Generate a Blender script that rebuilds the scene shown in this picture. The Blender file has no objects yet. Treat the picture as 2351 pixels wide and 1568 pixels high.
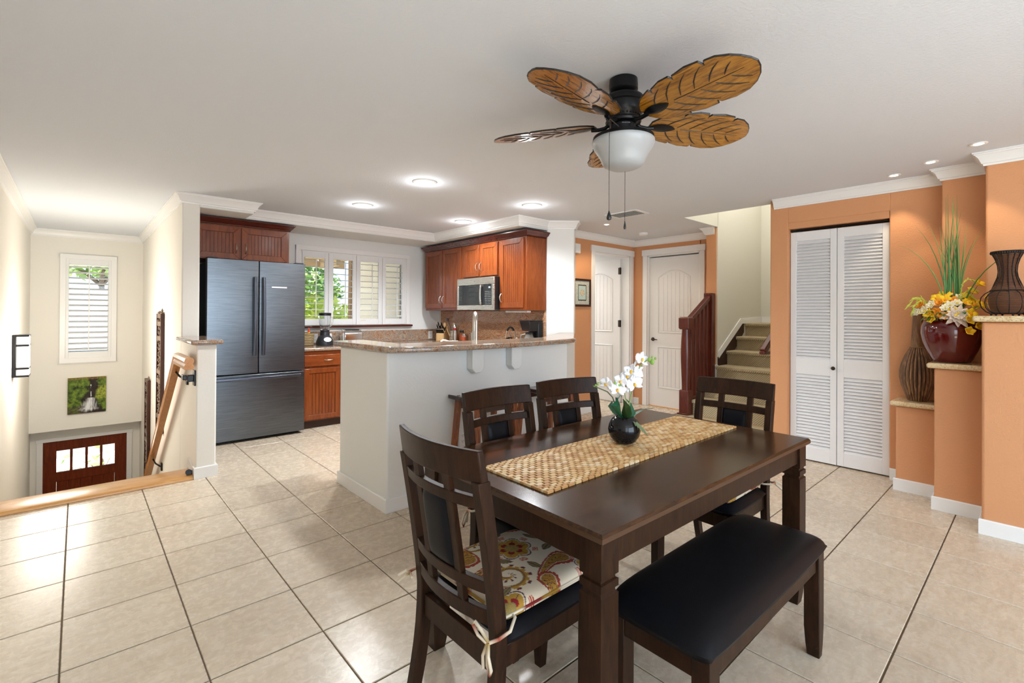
import bpy, math, random
from math import sin, cos, pi, radians, sqrt, atan2, hypot
from mathutils import Vector, Matrix, noise

# ------------------------------------------------------------------ camera, world, light
scene = bpy.context.scene
COL = scene.collection
R = random.Random(11)

cam_d = bpy.data.cameras.new('camera')
cam_d.sensor_width = 36.0
cam_d.lens = 1105.0 / 2351.0 * 36.0
cam_d.shift_y = -(784.0 - 713.87) / 2351.0
cam_d.clip_start = 0.05
cam = bpy.data.objects.new('camera', cam_d)
COL.objects.link(cam)
cam.matrix_world = (Matrix.Translation((0, 0, 1.335)) @ Matrix.Rotation(-0.7336, 4, 'Z')
                    @ Matrix.Rotation(pi / 2 + 0.005, 4, 'X') @ Matrix.Rotation(0.0055, 4, 'Z'))
scene.camera = cam

vs = scene.view_settings
vs.view_transform = 'Standard'
vs.look = 'None'
vs.gamma = 1.0
vs.use_curve_mapping = False
vs.exposure = 0.32

world = bpy.data.worlds.new('world')
scene.world = world
world.use_nodes = True
wn = world.node_tree
wn.nodes.clear()
w_out = wn.nodes.new('ShaderNodeOutputWorld')
w_bg = wn.nodes.new('ShaderNodeBackground')
w_sky = wn.nodes.new('ShaderNodeTexSky')
w_sky.sky_type = 'HOSEK_WILKIE'
w_sky.turbidity = 4.0
w_sky.ground_albedo = 0.4
w_sky.sun_direction = Vector((-0.60, -0.14, 0.78)).normalized()
w_bg.inputs['Strength'].default_value = 7.0
wn.links.new(w_sky.outputs[0], w_bg.inputs['Color'])
wn.links.new(w_bg.outputs[0], w_out.inputs['Surface'])


def lamp(name, kind, loc, energy, color=(1, 1, 1), direction=None, **kw):
    d = bpy.data.lights.new(name, kind)
    d.energy = energy
    d.color = color
    for k, v in kw.items():
        setattr(d, k, v)
    o = bpy.data.objects.new(name, d)
    COL.objects.link(o)
    o.location = loc
    if direction is not None:
        o.rotation_euler = Vector(direction).to_track_quat('-Z', 'Y').to_euler()
    return o


lamp('sun', 'SUN', (0, -5, 12), 26.0, (1.0, 0.95, 0.86), (0.60, 0.14, -0.78), angle=0.02)
# daylight through the sliding glass doors in the rear wall, plus an added fill lamp in the unseen side wall
lamp('daylight_sliding_door', 'AREA', (1.35, -2.93, 1.18), 98.0, (0.72, 0.86, 1.0), (0, 1, 0.02),
     shape='RECTANGLE', size=3.0, size_y=2.0)
lamp('side_wall_fill', 'AREA', (-0.48, -1.95, 1.35), 20.0, (0.80, 0.90, 1.0), (1, 0.1, 0.02),
     shape='RECTANGLE', size=1.85, size_y=1.55)  # added area lamp that brightens the room from the side
# portals in the shuttered windows guide the sky's own light; unseen fill lamps are added for the upper landing and bedroom
def portal(name, loc, direction, sx, sy):
    o = lamp(name, 'AREA', loc, 1.0, (1, 1, 1), direction, shape='RECTANGLE', size=sx, size_y=sy)
    o.data.cycles.is_portal = True
    return o


portal('portal_stair_window', (0.11, 9.22, 1.38), (0, -1, 0), 0.45, 1.25)
portal('portal_kitchen_window', (2.80, 6.40, 1.64), (0, -1, 0), 1.55, 1.0)
lamp('upper_landing_fill', 'AREA', (6.1, 2.25, 3.55), 20.0, (1.0, 0.97, 0.92), (0, 0, -1),
     shape='RECTANGLE', size=1.6, size_y=0.8)  # added fill lamp under the closed upper ceiling
lamp('bedroom_fill', 'AREA', (5.4, 5.6, 2.2), 25.0, (1.0, 0.98, 0.95), (0.2, 0.1, -1),
     shape='RECTANGLE', size=0.9, size_y=0.9)  # added fill lamp in the unseen part of the bedroom

scene.cycles.max_bounces = 8
scene.cycles.diffuse_bounces = 5
scene.cycles.glossy_bounces = 4
scene.cycles.transmission_bounces = 6
scene.cycles.transparent_max_bounces = 10
scene.cycles.caustics_reflective = False
scene.cycles.caustics_refractive = False
scene.cycles.sample_clamp_indirect = 6.0


# ------------------------------------------------------------------ helpers
def lin(r, g, b):
    f = lambda c: (c / 255 / 12.92) if c / 255 <= 0.04045 else ((c / 255 + 0.055) / 1.055) ** 2.4
    return (f(r), f(g), f(b), 1.0)


class MB:
    """collects shapes, then becomes one mesh object"""

    def __init__(s):
        s.v, s.f, s.c = [], [], None

    def add(s, vs_, fs):
        b = len(s.v)
        s.v.extend(tuple(p) for p in vs_)
        s.f.extend(tuple(i + b for i in f) for f in fs)
        return s

    def box(s, x0, x1, y0, y1, z0, z1, m=None):
        p = [(x0, y0, z0), (x1, y0, z0), (x1, y1, z0), (x0, y1, z0), (x0, y0, z1), (x1, y0, z1), (x1, y1, z1), (x0, y1, z1)]
        if m is not None:
            p = [m @ Vector(q) for q in p]
        return s.add(p, [(0, 3, 2, 1), (4, 5, 6, 7), (0, 1, 5, 4), (1, 2, 6, 5), (2, 3, 7, 6), (3, 0, 4, 7)])

    def cbox(s, c, d, m=None):
        return s.box(c[0] - d[0] / 2, c[0] + d[0] / 2, c[1] - d[1] / 2, c[1] + d[1] / 2, c[2] - d[2] / 2, c[2] + d[2] / 2, m)

    def bar(s, p, q, w, h, up=(0, 0, 1)):
        p, q = Vector(p), Vector(q)
        d = (q - p).normalized()
        u = Vector(up)
        x = d.cross(u)
        if x.length < 1e-5:
            x = Vector((1, 0, 0))
        x.normalize()
        u = x.cross(d)
        a, b = x * w / 2, u * h / 2
        return s.add([p - a - b, p + a - b, p + a + b, p - a + b, q - a - b, q + a - b, q + a + b, q - a + b],
                     [(0, 1, 2, 3), (4, 7, 6, 5), (0, 4, 5, 1), (1, 5, 6, 2), (2, 6, 7, 3), (3, 7, 4, 0)])

    def tube(s, pts, r, n=8, closed=False):
        pts = [Vector(p) for p in pts]
        k = len(pts)
        rs = r if isinstance(r, (list, tuple)) else [r] * k
        rings = []
        t0 = None
        for i in range(k):
            if closed:
                t = pts[(i + 1) % k] - pts[i - 1]
            else:
                t = pts[min(i + 1, k - 1)] - pts[max(i - 1, 0)]
            t.normalize()
            if t0 is None:
                a = Vector((0, 0, 1)) if abs(t.z) < 0.9 else Vector((1, 0, 0))
                x = t.cross(a).normalized()
            else:
                x = (x - t * x.dot(t)).normalized()
            t0 = t
            y = t.cross(x)
            rings.append([pts[i] + (x * cos(2 * pi * j / n) + y * sin(2 * pi * j / n)) * rs[i] for j in range(n)])
        vv = [p for ring in rings for p in ring]
        ff = []
        for i in range(k if closed else k - 1):
            a, b = i * n, ((i + 1) % k) * n
            for j in range(n):
                ff.append((a + j, a + (j + 1) % n, b + (j + 1) % n, b + j))
        if not closed:
            ff.append(tuple(range(n))[::-1])
            ff.append(tuple((k - 1) * n + j for j in range(n)))
        return s.add(vv, ff)

    def lathe(s, prof, n=24, c=(0, 0, 0), m=None, sx=1.0, sy=1.0):
        vv, ff = [], []
        for (r, z) in prof:
            for j in range(n):
                a = 2 * pi * j / n
                p = Vector((c[0] + r * cos(a) * sx, c[1] + r * sin(a) * sy, c[2] + z))
                vv.append(m @ p if m is not None else p)
        for i in range(len(prof) - 1):
            for j in range(n):
                ff.append((i * n + j, i * n + (j + 1) % n, (i + 1) * n + (j + 1) % n, (i + 1) * n + j))
        if prof[0][0] > 1e-4:
            ff.append(tuple(range(n))[::-1])
        if prof[-1][0] > 1e-4:
            ff.append(tuple((len(prof) - 1) * n + j for j in range(n)))
        return s.add(vv, ff)

    def extrude(s, A, B):
        n = len(A)
        return s.add(list(A) + list(B), [tuple(range(n))[::-1], tuple(range(n, 2 * n))] +
                     [(i, (i + 1) % n, n + (i + 1) % n, n + i) for i in range(n)])

    def prism(s, poly, z0, z1):
        return s.extrude([(x, y, z0) for x, y in poly], [(x, y, z1) for x, y in poly])

    def sections(s, secs, caps=True):
        n = len(secs[0])
        vv = [p for q in secs for p in q]
        ff = []
        for i in range(len(secs) - 1):
            for j in range(n):
                ff.append((i * n + j, i * n + (j + 1) % n, (i + 1) * n + (j + 1) % n, (i + 1) * n + j))
        if caps:
            ff.append(tuple(range(n))[::-1])
            ff.append(tuple((len(secs) - 1) * n + j for j in range(n)))
        return s.add(vv, ff)

    def sweep(s, path, prof):
        """profile (offset to the right of the path, z) along a polyline in plan, mitred"""
        P = [Vector((p[0], p[1])) for p in path]
        D = [(P[i + 1] - P[i]).normalized() for i in range(len(P) - 1)]
        Nn = [Vector((d.y, -d.x)) for d in D]
        secs = []
        for i, p in enumerate(P):
            if i == 0:
                m = Nn[0]
            elif i == len(P) - 1:
                m = Nn[-1]
            else:
                m = (Nn[i - 1] + Nn[i]) / (1 + Nn[i - 1].dot(Nn[i]))
            secs.append([(p.x + m.x * o, p.y + m.y * o, z) for o, z in prof])
        return s.sections(secs)

    def grid(s, fn, nu, nv, wrap=False):
        vv = [fn(i / nu, j / nv) for i in range(nu + 1) for j in range(nv + 1)]
        w = nv + 1
        return s.add(vv, [(i * w + j, (i + 1) * w + j, (i + 1) * w + j + 1, i * w + j + 1) for i in range(nu) for j in range(nv)])

    def ball(s, c, r, n=10, k=7, sc=(1, 1, 1), m=None):
        prof = [(max(1e-5, r * sin(pi * i / k)), -r * cos(pi * i / k)) for i in range(k + 1)]
        b = len(s.v)
        s.lathe([(p[0], p[1]) for p in prof], n)
        for i in range(b, len(s.v)):
            q = Vector(s.v[i])
            q = Vector((q.x * sc[0], q.y * sc[1], q.z * sc[2]))
            if m is not None:
                q = m @ q
            s.v[i] = (q.x + c[0], q.y + c[1], q.z + c[2])
        return s

    def xf(s, m):
        s.v = [tuple(m @ Vector(p)) for p in s.v]
        return s

    def mesh(s, name, mat, smooth=35.0):
        me = bpy.data.meshes.new(name)
        me.from_pydata(s.v, [], s.f)
        me.update()
        if s.c is not None:
            at = me.color_attributes.new('print', 'FLOAT_COLOR', 'POINT')
            at.data.foreach_set('color', [x for c in s.c for x in c])
        if smooth:
            me.polygons.foreach_set('use_smooth', [True] * len(me.polygons))
            me.set_sharp_from_angle(angle=radians(smooth))
        if mat is not None:
            me.materials.append(mat)
        return me

    def build(s, name, mat, parent=None, bevel=0.0, seg=2, smooth=35.0, loc=None, rot=None, subsurf=0):
        o = bpy.data.objects.new(name, s.mesh(name, mat, smooth))
        COL.objects.link(o)
        if parent is not None:
            o.parent = parent
        if loc is not None:
            o.location = loc
        if rot is not None:
            o.rotation_euler = rot
        if bevel:
            b = o.modifiers.new('bevel', 'BEVEL')
            b.width = bevel
            b.segments = seg
            b.limit_method = 'ANGLE'
            b.angle_limit = radians(40)
        if subsurf:
            q = o.modifiers.new('subsurf', 'SUBSURF')
            q.levels = q.render_levels = subsurf
        return o


def thing(name, label, cat, loc=(0, 0, 0), rotz=0.0, group=None):
    o = bpy.data.objects.new(name, None)
    o.empty_display_size = 0.05
    COL.objects.link(o)
    o.location = loc
    o.rotation_euler = (0, 0, rotz)
    return tag(o, label, cat, group)


def tag(o, label, cat, group=None):
    o['label'] = label
    o['category'] = cat
    if group:
        o['group'] = group
    return o


def struct(o, label=None):
    o['kind'] = 'structure'
    if label:
        o['label'] = label
    return o


def inst(name, me, parent=None, loc=(0, 0, 0), rot=None):
    o = bpy.data.objects.new(name, me)
    COL.objects.link(o)
    o.parent = parent
    o.location = loc
    if rot is not None:
        o.rotation_euler = rot
    return o


KIDS = {}


def dup(root, loc, rotz, label, group=None):
    kids = {}
    for o in bpy.data.objects:
        if o.parent is not None:
            kids.setdefault(o.parent, []).append(o)

    def cp(o, par):
        c = o.copy()
        COL.objects.link(c)
        c.parent = par
        for k in kids.get(o, []):
            cp(k, c)
        return c
    r = cp(root, None)
    r.location = loc
    r.rotation_euler = (0, 0, rotz)
    r['label'] = label
    if group:
        r['group'] = group
    return r


# ------------------------------------------------------------------ materials
class G:
    def __init__(s, name):
        s.m = bpy.data.materials.new(name)
        s.m.use_nodes = True
        s.t = s.m.node_tree
        s.t.nodes.clear()
        s.out = s.n('ShaderNodeOutputMaterial')

    def n(s, kind, ins=None, **kw):
        x = s.t.nodes.new(kind)
        for k, v in kw.items():
            setattr(x, k, v)
        for k, v in (ins or {}).items():
            if hasattr(v, 'is_output'):
                s.t.links.new(v, x.inputs[k])
            else:
                x.inputs[k].default_value = v
        return x

    def coords(s, kind='Object', scale=(1, 1, 1), loc=(0, 0, 0)):
        if kind == 'World':
            o = s.n('ShaderNodeNewGeometry').outputs['Position']
        else:
            o = s.n('ShaderNodeTexCoord').outputs[kind]
        return s.n('ShaderNodeMapping', {'Vector': o, 'Scale': scale, 'Location': loc}).outputs[0]

    def noise(s, vec, scale=5.0, detail=4.0, rough=0.5, dist=0.0):
        return s.n('ShaderNodeTexNoise', {'Vector': vec, 'Scale': scale, 'Detail': detail, 'Roughness': rough, 'Distortion': dist}).outputs['Fac']

    def ramp(s, fac, stops, interp='LINEAR'):
        r = s.n('ShaderNodeValToRGB', {'Fac': fac})
        cr = r.color_ramp
        cr.interpolation = interp
        while len(cr.elements) < len(stops):
            cr.elements.new(0.5)
        for e, (p, c) in zip(cr.elements, stops):
            e.position = p
            e.color = c if len(c) == 4 else (c[0], c[1], c[2], 1)
        return r.outputs['Color']

    def mix(s, fac, a, b, blend='MIX'):
        x = s.n('ShaderNodeMix', data_type='RGBA', blend_type=blend)
        for k, v in ((0, fac), (6, a), (7, b)):
            if hasattr(v, 'is_output'):
                s.t.links.new(v, x.inputs[k])
            else:
                x.inputs[k].default_value = v
        return x.outputs[2]

    def math(s, op, a, b=0.0, c=0.0):
        return s.n('ShaderNodeMath', {0: a, 1: b, 2: c}, operation=op).outputs[0]

    def bump(s, h, strength=0.2, dist=0.01):
        return s.n('ShaderNodeBump', {'Height': h, 'Strength': strength, 'Distance': dist}).outputs[0]

    def bsdf(s, **ins):
        keys = {'col': 'Base Color', 'rough': 'Roughness', 'metal': 'Metallic', 'spec': 'Specular IOR Level', 'coat': 'Coat Weight',
                'coatr': 'Coat Roughness', 'trans': 'Transmission Weight', 'ior': 'IOR', 'ecol': 'Emission Color', 'estr': 'Emission Strength',
                'normal': 'Normal', 'alpha': 'Alpha', 'aniso': 'Anisotropic', 'sheen': 'Sheen Weight', 'sss': 'Subsurface Weight'}
        p = s.n('ShaderNodeBsdfPrincipled', {keys[k]: v for k, v in ins.items()})
        s.t.links.new(p.outputs[0], s.out.inputs['Surface'])
        return s.m


def plain(name, col, rough=0.5, metal=0.0, **kw):
    return G(name).bsdf(col=col, rough=rough, metal=metal, **kw)


def paint(name, col, rough=0.75, scale=55.0, strength=0.10, var=0.03):
    g = G(name)
    v = g.coords('World')
    h = g.noise(v, scale, 5.0, 0.6)
    c = g.mix(g.noise(v, 1.3, 2.0), col, (col[0] * (1 - var), col[1] * (1 - var), col[2] * (1 - var), 1))
    return g.bsdf(col=c, rough=rough, normal=g.bump(h, strength, 0.01), spec=0.3)


def wood(name, stops, scale=(2, 2, 14), coord='Object', nscale=4.0, dist=1.2, rough=0.35, bump=0.06, coat=0.0, fine=30.0, spec=0.35):
    """grain runs along the axis with the smallest scale"""
    g = G(name)
    v = g.coords(coord, scale)
    a = g.noise(v, nscale, 6.0, 0.6, dist)
    b = g.noise(v, nscale * fine / 4, 3.0, 0.6)
    f = g.math('MULTIPLY_ADD', b, 0.3, g.math('MULTIPLY', a, 0.8))
    c = g.ramp(f, stops)
    return g.bsdf(col=c, rough=rough, normal=g.bump(b, bump, 0.004), coat=coat, coatr=0.15, spec=spec)


def granite(name, stops, scale=9.0, stretch=(1, 1, 1), rough=0.08, speck=lin(45, 40, 45)):
    g = G(name)
    v = g.coords('World', stretch)
    a = g.noise(v, scale, 9.0, 0.68, 1.4)
    c = g.ramp(a, stops)
    s2 = g.noise(g.coords('World'), 130.0, 3.0, 0.7)
    c = g.mix(g.ramp(s2, [(0.0, (0.9, 0.9, 0.9)), (0.36, (0.75, 0.75, 0.75)), (0.44, (0, 0, 0)), (1, (0, 0, 0))]), c, speck)
    s3 = g.noise(g.coords('World'), 90.0, 3.0, 0.7)
    c = g.mix(g.ramp(s3, [(0.0, (0, 0, 0)), (0.56, (0, 0, 0)), (0.66, (0.45, 0.45, 0.45)), (1, (0.5, 0.5, 0.5))]), c, lin(225, 205, 180))
    return g.bsdf(col=c, rough=rough, spec=0.5)


def glass_pane(name):
    g = G(name)
    t = g.n('ShaderNodeBsdfTransparent', {'Color': (0.97, 0.98, 0.98, 1)})
    s = g.n('ShaderNodeBsdfGlossy', {'Roughness': 0.02})
    f = g.n('ShaderNodeFresnel', {'IOR': 1.45})
    x = g.n('ShaderNodeMixShader', {0: f.outputs[0], 1: t.outputs[0], 2: s.outputs[0]})
    g.t.links.new(x.outputs[0], g.out.inputs['Surface'])
    return g.m


def printed(name, rough=0.6):
    g = G(name)
    a = g.n('ShaderNodeVertexColor', layer_name='print')
    return g.bsdf(col=a.outputs['Color'], rough=rough, spec=0.25)


M = {}
M['cream'] = paint('cream_paint', (0.83, 0.80, 0.735, 1))
M['white_wall'] = paint('white_paint', (0.79, 0.79, 0.765, 1))
M['ceil'] = paint('ceiling_paint', (0.71, 0.745, 0.79, 1), 0.85, 75.0, 0.22, 0.01)
M['orange'] = paint('apricot_paint', (0.655, 0.315, 0.15, 1), 0.55, 90.0, 0.30, 0.03)
M['beige'] = paint('beige_paint', (0.68, 0.655, 0.57, 1))
M['trim'] = plain('white_trim', (0.83, 0.82, 0.80, 1), 0.32)
M['shutter'] = plain('shutter_white', (0.80, 0.80, 0.79, 1), 0.35)
M['door'] = plain('door_white', (0.80, 0.79, 0.77, 1), 0.38)
M['closet'] = plain('closet_white', (0.80, 0.79, 0.79, 1), 0.40)
M['black'] = plain('black_metal', (0.012, 0.012, 0.013, 1), 0.35, 0.6)
M['blackpl'] = plain('black_plastic', (0.012, 0.012, 0.013, 1), 0.28)
M['chrome'] = plain('chrome', (0.80, 0.80, 0.80, 1), 0.08, 1.0)
M['nickel'] = plain('brushed_nickel', (0.60, 0.57, 0.52, 1), 0.28, 1.0)
M['bronze'] = plain('dark_bronze', (0.06, 0.045, 0.035, 1), 0.4, 0.8)
M['leather'] = None
M['glass'] = glass_pane('window_glass')
M['plate'] = plain('white_plastic', (0.80, 0.80, 0.78, 1), 0.35)

g = G('floor_tile')
v = g.coords('World', (1.0, 1.0, 1.0))
info = g.n('ShaderNodeObjectInfo')
off = g.n('ShaderNodeVectorMath', {0: v, 1: info.outputs['Location']}, operation='ADD').outputs[0]
n1 = g.noise(g.n('ShaderNodeMapping', {'Vector': off, 'Scale': (2.2, 7.0, 1)}).outputs[0], 3.0, 8.0, 0.65, 1.6)
n2 = g.noise(off, 26.0, 5.0, 0.65, 0.8)
c = g.ramp(n1, [(0.28, lin(196, 178, 155)), (0.47, lin(207, 191, 169)), (0.60, lin(212, 198, 177)), (0.78, lin(219, 207, 189))])
c = g.mix(g.ramp(n2, [(0.32, (0.35, 0.35, 0.35)), (0.42, (0, 0, 0))]), c, lin(182, 163, 140))
c = g.mix(g.ramp(n2, [(0.62, (0, 0, 0)), (0.74, (0.4, 0.4, 0.4))]), c, lin(222, 213, 200))
tint = g.ramp(info.outputs['Random'], [(0, (0.93, 0.92, 0.91)), (1, (1.0, 1.0, 1.0))])
c = g.mix(1.0, c, tint, 'MULTIPLY')
M['tile'] = g.bsdf(col=c, rough=g.math('MULTIPLY_ADD', n2, 0.14, 0.20), normal=g.bump(n2, 0.05, 0.003), spec=0.45)
M['grout'] = paint('grout', lin(106, 90, 72), 0.9, 200.0, 0.2)

M['espresso'] = wood('espresso_wood', [(0.25, lin(24, 13, 7)), (0.5, lin(40, 24, 14)), (0.75, lin(58, 35, 20))], (9, 9, 1.4), rough=0.40, bump=0.03, fine=24, spec=0.16)
M['table_top'] = wood('table_top_wood', [(0.25, lin(34, 20, 11)), (0.5, lin(54, 33, 19)), (0.75, lin(80, 52, 29))], (1.2, 9, 9), rough=0.20, bump=0.03, fine=24, spec=0.28)
M['table_edge'] = plain('worn_edge', lin(66, 41, 20), 0.45)
M['cherry'] = wood('cherry_cabinet', [(0.25, lin(86, 36, 14)), (0.5, lin(122, 58, 24)), (0.78, lin(146, 78, 34))], (7, 7, 0.9), coord='World', rough=0.28, bump=0.02, coat=0.25)
M['cherryh'] = wood('cherry_drawer', [(0.25, lin(86, 36, 14)), (0.5, lin(122, 58, 24)), (0.78, lin(146, 78, 34))], (0.9, 7, 7), coord='World', rough=0.28, bump=0.02, coat=0.25)
M['mahog'] = wood('mahogany_trim', [(0.25, lin(50, 14, 8)), (0.55, lin(80, 28, 16)), (0.8, lin(104, 42, 24))], (1.2, 8, 8), coord='World', rough=0.25, coat=0.3)
M['newel'] = wood('stair_rail_wood', [(0.25, lin(52, 16, 10)), (0.55, lin(82, 30, 18)), (0.8, lin(106, 46, 28))], (8, 8, 1.2), coord='World', rough=0.3, coat=0.2)
M['frontdoor'] = wood('front_door_wood', [(0.25, lin(70, 22, 8)), (0.55, lin(104, 40, 16)), (0.8, lin(128, 56, 24))], (7, 7, 0.9), coord='World', rough=0.3)
M['oak'] = wood('oak', [(0.25, lin(176, 118, 58)), (0.5, lin(206, 150, 86)), (0.75, lin(226, 178, 116))], (1.0, 9, 9), rough=0.28, bump=0.03, coat=0.3)
M['oakrail'] = wood('oak_rail', [(0.25, lin(160, 96, 40)), (0.5, lin(194, 128, 64)), (0.75, lin(214, 154, 86))], (9, 1.0, 9), rough=0.3, bump=0.03, coat=0.2)
M['stool'] = wood('stool_wood', [(0.25, lin(62, 26, 12)), (0.5, lin(112, 54, 22)), (0.75, lin(160, 88, 36))], (9, 9, 1.0), rough=0.25, coat=0.3)
M['stoolseat'] = wood('stool_seat_wood', [(0.25, lin(34, 20, 16)), (0.6, lin(58, 36, 28)), (0.8, lin(74, 48, 36))], (1.2, 8, 8), rough=0.2, coat=0.3)
M['granite'] = granite('granite', [(0.30, lin(104, 78, 62)), (0.40, lin(146, 104, 78)), (0.47, lin(172, 142, 116)), (0.53, lin(128, 120, 114)), (0.58, lin(184, 160, 136)), (0.66, lin(140, 98, 74)), (0.74, lin(118, 108, 104))])
M['splash'] = granite('granite_splash', [(0.30, lin(110, 66, 42)), (0.40, lin(176, 112, 70)), (0.46, lin(206, 166, 130)), (0.51, lin(158, 98, 60)), (0.57, lin(196, 158, 124)), (0.63, lin(170, 106, 64)), (0.72, lin(200, 176, 150)), (0.80, lin(140, 84, 50))], 5.5, (1, 0.6, 2.0))
M['ledge'] = granite('ledge_granite', [(0.30, lin(176, 146, 98)), (0.45, lin(214, 190, 146)), (0.6, lin(226, 208, 172)), (0.75, lin(196, 166, 116))], 16.0, speck=lin(110, 84, 56))

g = G('black_leather')
v = g.coords('Object')
h = g.noise(v, 260.0, 3.0, 0.6)
M['leather'] = g.bsdf(col=(0.006, 0.006, 0.0075, 1), rough=g.math('MULTIPLY_ADD', g.noise(v, 9.0, 3.0), 0.10, 0.38), normal=g.bump(h, 0.08, 0.002), spec=0.12)

g = G('dark_steel')
v = g.coords('World', (7.0, 7.0, 260.0))
n1 = g.noise(v, 1.0, 4.0, 0.6)
M['steel'] = g.bsdf(col=g.ramp(n1, [(0.3, lin(98, 104, 110)), (0.7, lin(122, 128, 134))]), metal=1.0, rough=g.math('MULTIPLY_ADD', n1, 0.10, 0.27), normal=g.bump(n1, 0.02, 0.001))
M['fridge_side'] = plain('fridge_side', lin(34, 36, 38), 0.5)
M['steel_handle'] = plain('steel_handle', lin(96, 100, 112), 0.3, 0.9)
g = G('microwave_steel')
v = g.coords('World', (6.0, 6.0, 300))
n1 = g.noise(v, 1.0, 3.0)
M['mwsteel'] = g.bsdf(col=lin(205, 198, 188), metal=0.9, rough=g.math('MULTIPLY_ADD', n1, 0.1, 0.22))
M['mwglass'] = plain('microwave_glass', (0.015, 0.016, 0.018, 1), 0.06)

g = G('stair_carpet')
v = g.coords('World', (1, 1, 1))
w1 = g.n('ShaderNodeTexWave', {'Vector': v, 'Scale': 26.0, 'Distortion': 0.6, 'Detail': 1.0}, wave_type='BANDS', bands_direction='DIAGONAL').outputs['Fac']
n1 = g.noise(v, 160.0, 4.0, 0.7)
f = g.math('MULTIPLY_ADD', n1, 0.6, g.math('MULTIPLY', w1, 0.4))
M['carpet'] = g.bsdf(col=g.ramp(f, [(0.25, lin(140, 122, 92)), (0.5, lin(176, 158, 126)), (0.75, lin(198, 182, 150))]), rough=0.95, normal=g.bump(f, 0.7, 0.006), spec=0.1)
M['stringer'] = plain('dark_stringer', lin(54, 30, 18), 0.5)

g = G('emit_downlight')
M['bulb'] = g.bsdf(col=(0.9, 0.9, 0.9, 1), ecol=(1.0, 0.98, 0.94, 1), estr=14.0)
g = G('emit_spot')
M['spotbulb'] = g.bsdf(col=(0.9, 0.9, 0.9, 1), ecol=(1.0, 0.86, 0.62, 1), estr=18.0)
M['frosted'] = plain('frosted_glass', (0.42, 0.44, 0.45, 1), 0.35, sss=0.0)
M['print'] = printed('printed')
M['printcloth'] = printed('printed_cloth', 0.85)

# ------------------------------------------------------------------ the setting
CEIL = 2.425


def walls(name, mat, boxes, bevel=0.0, label=None):
    b = MB()
    for q in boxes:
        b.box(*q)
    return struct(b.build(name, mat, None, bevel, 3, smooth=35 if bevel else 0), label)


floor = struct(MB().box(-0.47, 7.4, -3.1, 4.56, -0.10, -0.004).box(0.845, 7.4, 4.56, 6.6, -0.10, -0.004)
               .build('floor', M['grout'], smooth=0), 'beige travertine-look tile floor')
# tiles: every tile in view is a piece of its own
TX0, TY0, TS = -0.042, 4.465, 0.4075
TSY = 0.4060
REG = [(-0.47, 1.66, -0.45, 4.535), (0.845, 1.66, 4.535, 5.72), (1.535, 3.6, 3.06, 5.72), (1.535, 4.95, -0.45, 2.95), (3.3, 6.21, 2.9, 4.16),
       (4.9, 6.21, 1.9, 2.95), (5.2, 6.3, 4.15, 5.6)]


def inreg(x, y):
    return any(a <= x <= b and c <= y <= d for a, b, c, d in REG)


def tile_mesh(w, d):
    e = 0.0022
    b = MB()
    b.sections([[(0, 0, -0.008), (w, 0, -0.008), (w, d, -0.008), (0, d, -0.008)], [(0, 0, -e), (w, 0, -e), (w, d, -e), (0, d, -e)],
                [(e, e, 0), (w - e, e, 0), (w - e, d - e, 0), (e, d - e, 0)]])
    return b.mesh('tile', M['tile'], 0)


GAP = 0.0052
GAPY = 0.0066
full_tile = tile_mesh(TS - GAP, TSY - GAPY)
for i in range(-2, 17):
    for j in range(-13, 5):
        x0, y0 = TX0 + i * TS, TY0 + j * TSY
        x1, y1 = x0 + TS, y0 + TSY
        ins = [inreg(x, y) for x in (x0 + 0.01, x1 - 0.01, (x0 + x1) / 2) for y in (y0 + 0.01, y1 - 0.01, (y0 + y1) / 2)]
        if 1.66 < x0 and x1 < 3.3 and 3.0 < y0 and y1 < 4.55 or not any(ins):
            continue
        a0, b1 = max(x0, -0.52), (min(y1, 4.537) if x0 < 0.7 else y1)
        if b1 - y0 < 0.03 or x1 - a0 < 0.03:
            continue
        me = full_tile if (a0 == x0 and b1 == y1) else tile_mesh(x1 - a0 - GAP, b1 - y0 - GAPY)
        inst('tile', me, floor, (a0 + GAP / 2, y0 + GAPY / 2, 0))
# the tiles behind the viewer, out of the picture
b = MB()
for i in range(-1, 12):
    for j in range(-18, -13):
        x0, y0 = max(-0.47, TX0 + i * TS), TY0 + j * TSY
        x1 = TX0 + (i + 1) * TS
        if x1 < 4.6:
            b.box(x0 + GAP / 2, x1 - GAP / 2, y0 + GAP / 2, y0 + TSY - GAP / 2, -0.006, 0)
o = b.build('tile_field', M['tile'], floor, smooth=0)
o['kind'] = 'stuff'

walls('ceiling', M['ceil'], [(-0.59, 5.07, -3.1, 9.4, CEIL, CEIL + 0.12), (5.07, 7.5, 2.74, 6.7, CEIL, CEIL + 0.12),
                             (5.07, 7.5, -3.1, 1.77, CEIL, CEIL + 0.12)], label='textured white ceiling')
walls('ceiling_upper', M['ceil'], [(4.9, 7.5, 1.6, 2.9, 3.62, 3.7)])

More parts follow.
